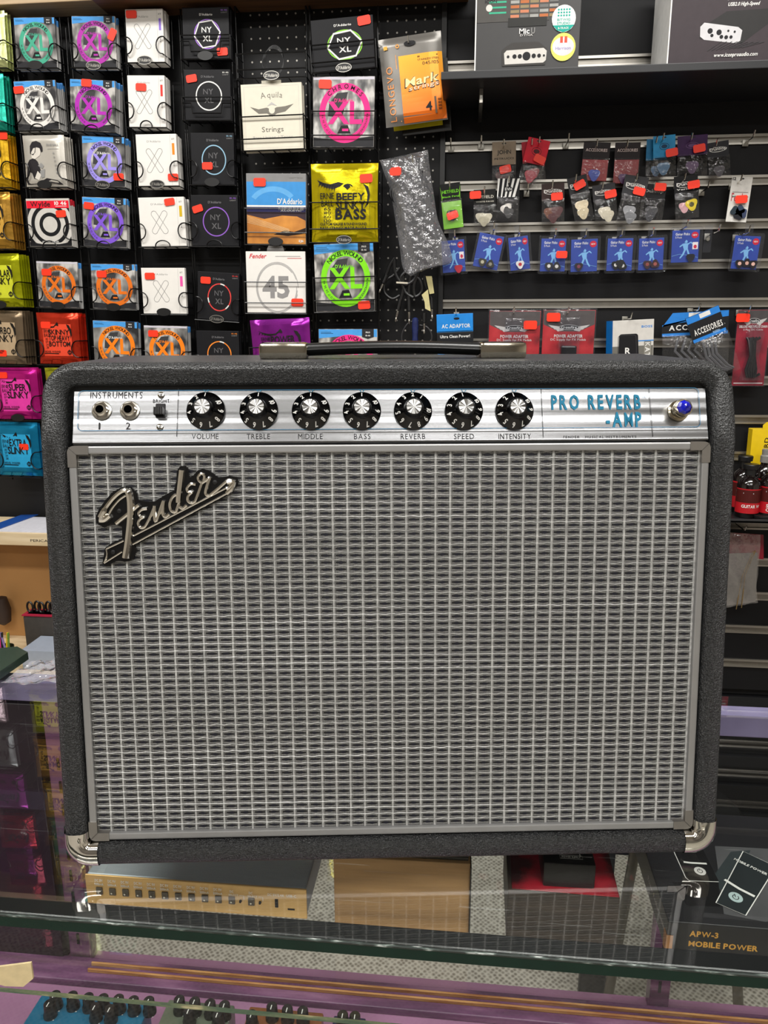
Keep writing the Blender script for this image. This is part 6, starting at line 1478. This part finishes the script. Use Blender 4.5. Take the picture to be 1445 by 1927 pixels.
PQ([(1352, 1658), (1297, 1657), (1262, 1590), (1318, 1590)], ink('101011')); p.line([tz(*q) for q in ((1262, 1590), (1290, 1652), (1297, 1658), (1352, 1660))], .0008, WHITE)
c = tz(1309, 1625); p.line([(c[0]-.013, c[1]+.0006), (c[0]-.006, c[1]), (c[0]+.012, c[1]+.0004)], .0028, WHITE)
c = tz(1317, 1640); p.ellipse(*c, .0062, .0068, ink('cfcdca'), 20); p.ring(*c, .0030, .0034, .0008, INK, 14, rad(110), rad(430)); p.rect(c[0]-.0004, c[1]+.0008, c[0]+.0004, c[1]+.0042, INK)
quad = [tz(*q) for q in ((1347, 1700), (1398, 1603), (1460, 1632), (1403, 1724))]; p.poly(quad, DV2); p.line(quad, .0010, WHITE, True)
an = math.atan2(quad[2][1]-quad[1][1], quad[2][0]-quad[1][0])
for s, px, py, hh_, ww in (('MOBILE POWER', 1412, 1632, .0038, .036),): c = tz(px, py); p.text(s, c[0], c[1], hh_, WHITE, w=ww, rot=an)
c = tz(1391, 1674); p.line([(c[0]-.016*cos(an)+.001, c[1]-.016*sin(an)+.003), c, (c[0]+.016*cos(an), c[1]+.016*sin(an))], .0034, WHITE)
c = tz(1384, 1690); p.ellipse(*c, .0070, .0078, ink('a9bcbc'), 22); p.ring(*c, .0034, .0038, .0009, INK, 14, an+rad(110), an+rad(430)); p.line([c, (c[0], c[1]+.005)], .0008, INK)
face_up(p, TOP(h)); p.build('top_print', t)
p = Print(0.); p.text('Power Rechargeable', .055, h*.5, .0062, ink('b9b7b2'), w=.075, st='r'); face_up(p, Matrix(((0, 1, 0, x0), (-1, 0, 0, .105), (0, 0, 1, 0), (0, 0, 0, 1)))); p.build('side_lettering', t)
b = MB(); b.box(x0-.0006, x0+.006, -.0006, .010, 0, h*.55, mat('worn_card', '9a6a3a', .6)); b.build('worn_corner', t)
# pedals on the deck below
def pedal(px0, px1, py, lab, col, rows, acc, D=.12, hh=.042):
    Yf = .72; zt = DZ+hh; a = hit(px0, py, 2, zt); c = hit(px1, py, 2, zt); wd = abs(c.x-a.x)
    t = thing('effects_pedal', lab, 'pedal', Matrix.Translation(((a.x+c.x)/2, a.y, DZ)), 'effects pedals on the case deck'); b = MB(); b.box(-wd/2, wd/2, -D, 0, 0, hh, col, .003); b.build('housing', t, smooth=True)
    for x, y in rows:
        q = hit(x, y, 2, zt+.010); b = MB(); T = Matrix.Translation((q.x-(a.x+c.x)/2, q.y-a.y, hh))
        b.lathe([(.0098, 0), (.0098, .005), (.0084, .008), (.0078, .022), (.0066, .0235)], mat('pedal_knob', '101011', .25), 18, T); k = b.build('knob', t, smooth=True)
        b = MB(); b.box(-.0006, .0006, -.0072, 0, .0233, .0240, WHITE, 0, T); b.build('pointer', k)
    p = Print(0.)
    for x, y in rows: q = hit(x, y+18, 2, zt); p.rect(q.x-(a.x+c.x)/2-.006, q.y-a.y-.001, q.x-(a.x+c.x)/2+.006, q.y-a.y+.0004, acc); p.k -= 1
    face_up(p, TOP(hh+.0002)); p.build('panel_print', t)
pedal(78, 292, 1872, 'wide blue effects pedal with many black knobs at the lower left', mat('blue_pedal', '1b6f93', .3, .3, .1, 30), [(105, 1884), (137, 1885), (167, 1888), (195, 1890), (224, 1891), (252, 1894), (281, 1895), (94, 1901), (180, 1907), (208, 1911)], WHITE)
pedal(318, 446, 1880, 'grey-green effects pedal in the middle of the case deck', mat('green_pedal', '66705f', .35, .3, .1, 30), [(338, 1893), (367, 1896), (396, 1900), (423, 1903), (356, 1914), (410, 1921)], WHITE)
pedal(470, 612, 1893, 'copper effects pedal right of the grey-green one', mat('copper_pedal', '9a6038', .3, .5, .1, 30), [(512, 1906), (541, 1911), (570, 1914), (474, 1921)], ink('e8c89a'))
pedal(628, 690, 1910, 'dark blue effects pedal with a yellow cap at the bottom centre', mat('navy_pedal', '2c2c48', .3, .2), [(645, 1922), (668, 1924)], ink('e0b020'))

# ------------------------------------------------------------------ floor behind the case
a = hit(1112, 1892, 2, 0); b = MB(); b.box(a.x-.03, a.x+.03, a.y, a.y+.02, 0, .45, mat('dark_leg', '1e1e20', .5), .003); o = b.build('chair_leg'); tag(o, 'flat dark leg of a seat standing behind the case', 'leg')
t = thing('stool', 'stool behind the case with slanted grey metal legs', 'stool', Matrix.Translation(hit(1392, 1955, 2, 0)+Vector((-.15, .13, 0))))
for dx, dy in ((-1, -1), (1, -1), (-1, 1), (1, 1)):
    b = MB(); b.tube([(dx*.15, dy*.13, 0), (dx*.10, dy*.09, .45)], .011, mat('stool_metal', '6d675e', .4, .6), 10); b.build('leg', t, smooth=True)
b = MB(); b.lathe([(.14, .45), (.15, .455), (.15, .48), (.14, .49)], BLACK, 28); b.build('seat', t, smooth=True)
b = MB(); q = hit(383, 1808, 2, 0); b.box(q.x-.16, q.x-.02, 1.760, 1.980, 0, .12, mat('black_bag', '151516', .5), .02); b.box(q.x-.07, q.x-.02, 1.755, 1.760, .01, .05, ink('e6c81a')); tag(b.build('floor_case'), 'black case with a yellow label on the floor behind the counter', 'case')

# ------------------------------------------------------------------ left: desk niche behind the counter
Yd = 1.900; zsh = hit(50, 1003, 1, Yd).z; zsb = hit(50, 1027, 1, Yd).z; zdk = hit(50, 1246, 1, 1.880).z; xr_ = -.50
beige = ramp_mat('beige_board', [(.3, 'd0b890'), (.65, 'e6d2ae')], 7, .55, 0, (1, 10, 10))
dk = thing('back_desk', 'beige wooden desk unit with a shelf left behind the amplifier', 'desk', Matrix.Translation((-1.2, 1.7, 0))); L0 = dk.matrix_world.translation
b = MB(); b.box(-2.3, xr_, Yd, YW-.008, zsb, zsh, beige, .002); b.build('upper_shelf', dk, L0)
b = MB(); b.box(-2.3, xr_, 1.760, YW-.008, zdk-.03, zdk, beige, .002); b.build('desk_top', dk, L0)
b = MB(); b.box(-2.3, xr_, YW-.022, YW-.008, zdk, zsb, mat('beige_board_warm_lit', 'b98a54', .6, 0, .08, 8), .001); b.build('back_board', dk, L0)  # beige board, with the warm light under the shelf mixed into its colour
for x in (-2.3, xr_): b = MB(); b.box(x-.02, x, 1.800, YW-.008, 0, zdk-.03, beige, .001); b.build('side_panel', dk, L0)
b = MB(); b.box(xr_-.02, xr_, 1.920, YW-.008, zdk, zsb, beige, .001); b.build('divider', dk, L0)
p = Print(Yd, 3e-4); a = hit(54, 1017, 1, Yd); p.text('PERICA', a.x+.03, a.z, .007, INK, w=.05, st='r'); o = p.build('pencil_marks', dk, off=L0)
b = MB(); a0 = hit(-10, 1000, 2, zsh); b.box(a0.x, -.62, Yd+.004, YW-.012, zsh+.0002, zsh+.002, mat('paper_white', 'd6d6de', .6, 0, .06, 70)); o = b.build('paper_sheet'); tag(o, 'white speckled paper sheet lying on the desk shelf', 'paper')
b = MB(); P = [hit(x, y, 2, zsh+.003) for x, y in ((-30, 1006), (-30, 995), (40, 970), (72, 969))]; b.add([tuple(q) for q in P]+[(q.x, q.y, q.z+.002) for q in P], [(4, 5, 6, 7)[::-1], (0, 1, 2, 3), (0, 4, 5, 1), (2, 6, 7, 3), (3, 7, 4, 0), (1, 5, 6, 2)], mat('blue_strip', '1c4fa0', .4)); tag(b.build('blue_strip'), 'blue strip lying across the white paper on the desk shelf', 'strip')
# scissors pouch, grey box, pens
a = hit(72, 1235, 1, 1.940)
t = thing('tool_pouch', 'dark grey upright pouch holding black scissors', 'pouch', Matrix.Translation((a.x, 1.940, zdk))); ph_ = hit(72, 1158, 1, 1.940).z-zdk
b = MB(); b.box(-.035, .075, 0, .05, 0, ph_, mat('pouch_felt', '3a3632', .8, 0, .15, 60), .01); b.build('pouch', t, smooth=True); b = MB(); b.box(-.036, .076, -.001, .051, ph_-.004, ph_, ink('a01f3c'), .001); b.build('red_trim', t)
for k, dx in enumerate((-.012, .022, .055)):
    s = thing('scissors', ['left black-handled scissors in the dark pouch', 'middle black-handled scissors in the dark pouch', 'right black-handled scissors in the dark pouch'][k], 'scissors', Matrix.Translation((a.x+dx, 1.965, zdk+ph_)), 'scissors in the pouch')
    for q in (-1, 1):
        b = MB(); b.tube([(q*.009+.0085*cos(2*pi*i/18), .004*q, .016+.015*sin(2*pi*i/18)) for i in range(18)], .0030, BLACK, 7, True); b.tube([(q*.004, .004*q, .002), (0, 0, -.02)], .003, BLACK, 6); b.build('handle_ring', s, smooth=True)
    b = MB(); b.box(-.003, .003, -.001, .001, -.08, -.015, STEEL); b.build('blade', s)
P = hit(44, 1245, 1, 1.840); Q_ = hit(108, 1245, 1, 1.840); hb = hit(44, 1222, 1, 1.840).z-zdk
b = MB(); b.box(P.x, P.x+.13, 1.835, 1.940-.004, zdk, zdk+max(.02, hb), mat('pale_blue_box', '9aa4b4', .5, 0, .04), .001); tag(b.build('flat_box'), 'pale blue-grey flat box on the desk in front of the pouch', 'box')
P = hit(12, 1240, 1, 1.880); t = thing('pen_cup', 'dark cup of pens with yellow and pink tops at the left edge', 'cup', Matrix.Translation((P.x, 1.880, zdk))); b = MB(); b.lathe([(.022, 0), (.024, .045), (.0225, .045), (.021, .004)], mat('cup_dark', '2c2e22', .4), 20, None, False); b.lathe([(.021, .002), (.021, .004)], mat('cup_dark'), 16); b.build('cup', t, smooth=True)
for k, (cx_, dx, c_) in enumerate(((.0, .014, 'd8b81c'), (-.008, -.006, 'e0408c'), (.006, -.014, '8a7ab0'), (.010, .004, '6a8a3a'), (-.012, .008, '2c2c30'))):
    q = thing('pen', ['yellow pen leaning in the dark cup', 'pink-topped pen in the dark cup', 'lilac pen in the dark cup', 'green pen in the dark cup', 'black pen in the dark cup'][k], 'pen', Matrix.Translation((P.x+cx_, 1.880, zdk+.006))); b = MB(); b.tube([(0, 0, 0), (dx*.8, 0, .065)], .0032, ink(c_), 8); b.build('barrel', q, smooth=True); b = MB(); b.tube([(dx*.8, 0, .065), (dx, 0, .080)], .0038, ink(c_), 8); b.build('pen_cap', q, smooth=True)
b = MB(); P = hit(5, 1165, 1, 2.020); b.lathe([(.005, .0), (.02, .01), (.024, .05), (.016, .085), (.004, .09)], mat('brown_pouch', '33241c', .7), 14, Matrix.Translation((P.x, 2.025, P.z-.02))); o = b.build('hanging_pouch', smooth=True); tag(o, 'dark brown pouch hanging on the warm-lit beige board at the left edge', 'pouch')
# things lying on the rear of the counter glass
P = [hit(x, y, 2, GZ) for x, y in ((-30, 1300), (-30, 1236), (34, 1230), (54, 1241))]; ctr = sum(P, Vector())/4
b = MB(); V = [tuple(q) for q in P]+[(q.x, q.y, q.z+.012) for q in P]; b.add(V, [(0, 1, 2, 3), (7, 6, 5, 4), (4, 5, 1, 0), (5, 6, 2, 1), (6, 7, 3, 2), (7, 4, 0, 3)], mat('green_case', '2c3a30', .25)); b.v = [(v[0], v[1], v[2]+.0003) for v in b.v]; tag(b.build('flat_case'), 'flat dark green case lying on the counter at the left edge', 'case')
t = thing('plastic_sleeve', 'crumpled clear plastic sleeve lying on the counter beside the amplifier', 'sleeve', Matrix.Translation(hit(70, 1262, 2, GZ))); L0 = t.matrix_world.translation
b = MB(); cn = [hit(x, y, 2, GZ)-L0 for x, y in ((2, 1292), (108, 1290), (112, 1245), (56, 1250))]
def g(a, c): 
    q = (cn[0]*(1-a)+cn[1]*a)*(1-c)+(cn[3]*(1-a)+cn[2]*a)*c; q.z += .004+.0016*(sin(a*9+c*5)+sin(c*13-a*7+1)+sin(a*23+c*17+2)*.6+sin(a*4-c*19)*.6); return tuple(q)
b.grid(g, 22, 14, clear_mat('sleeve_film', 'e6e6ea', 2.2, .12, .5, 60, haze=.30, hazecol='d2d2da')); b.build('film', t, smooth=True)
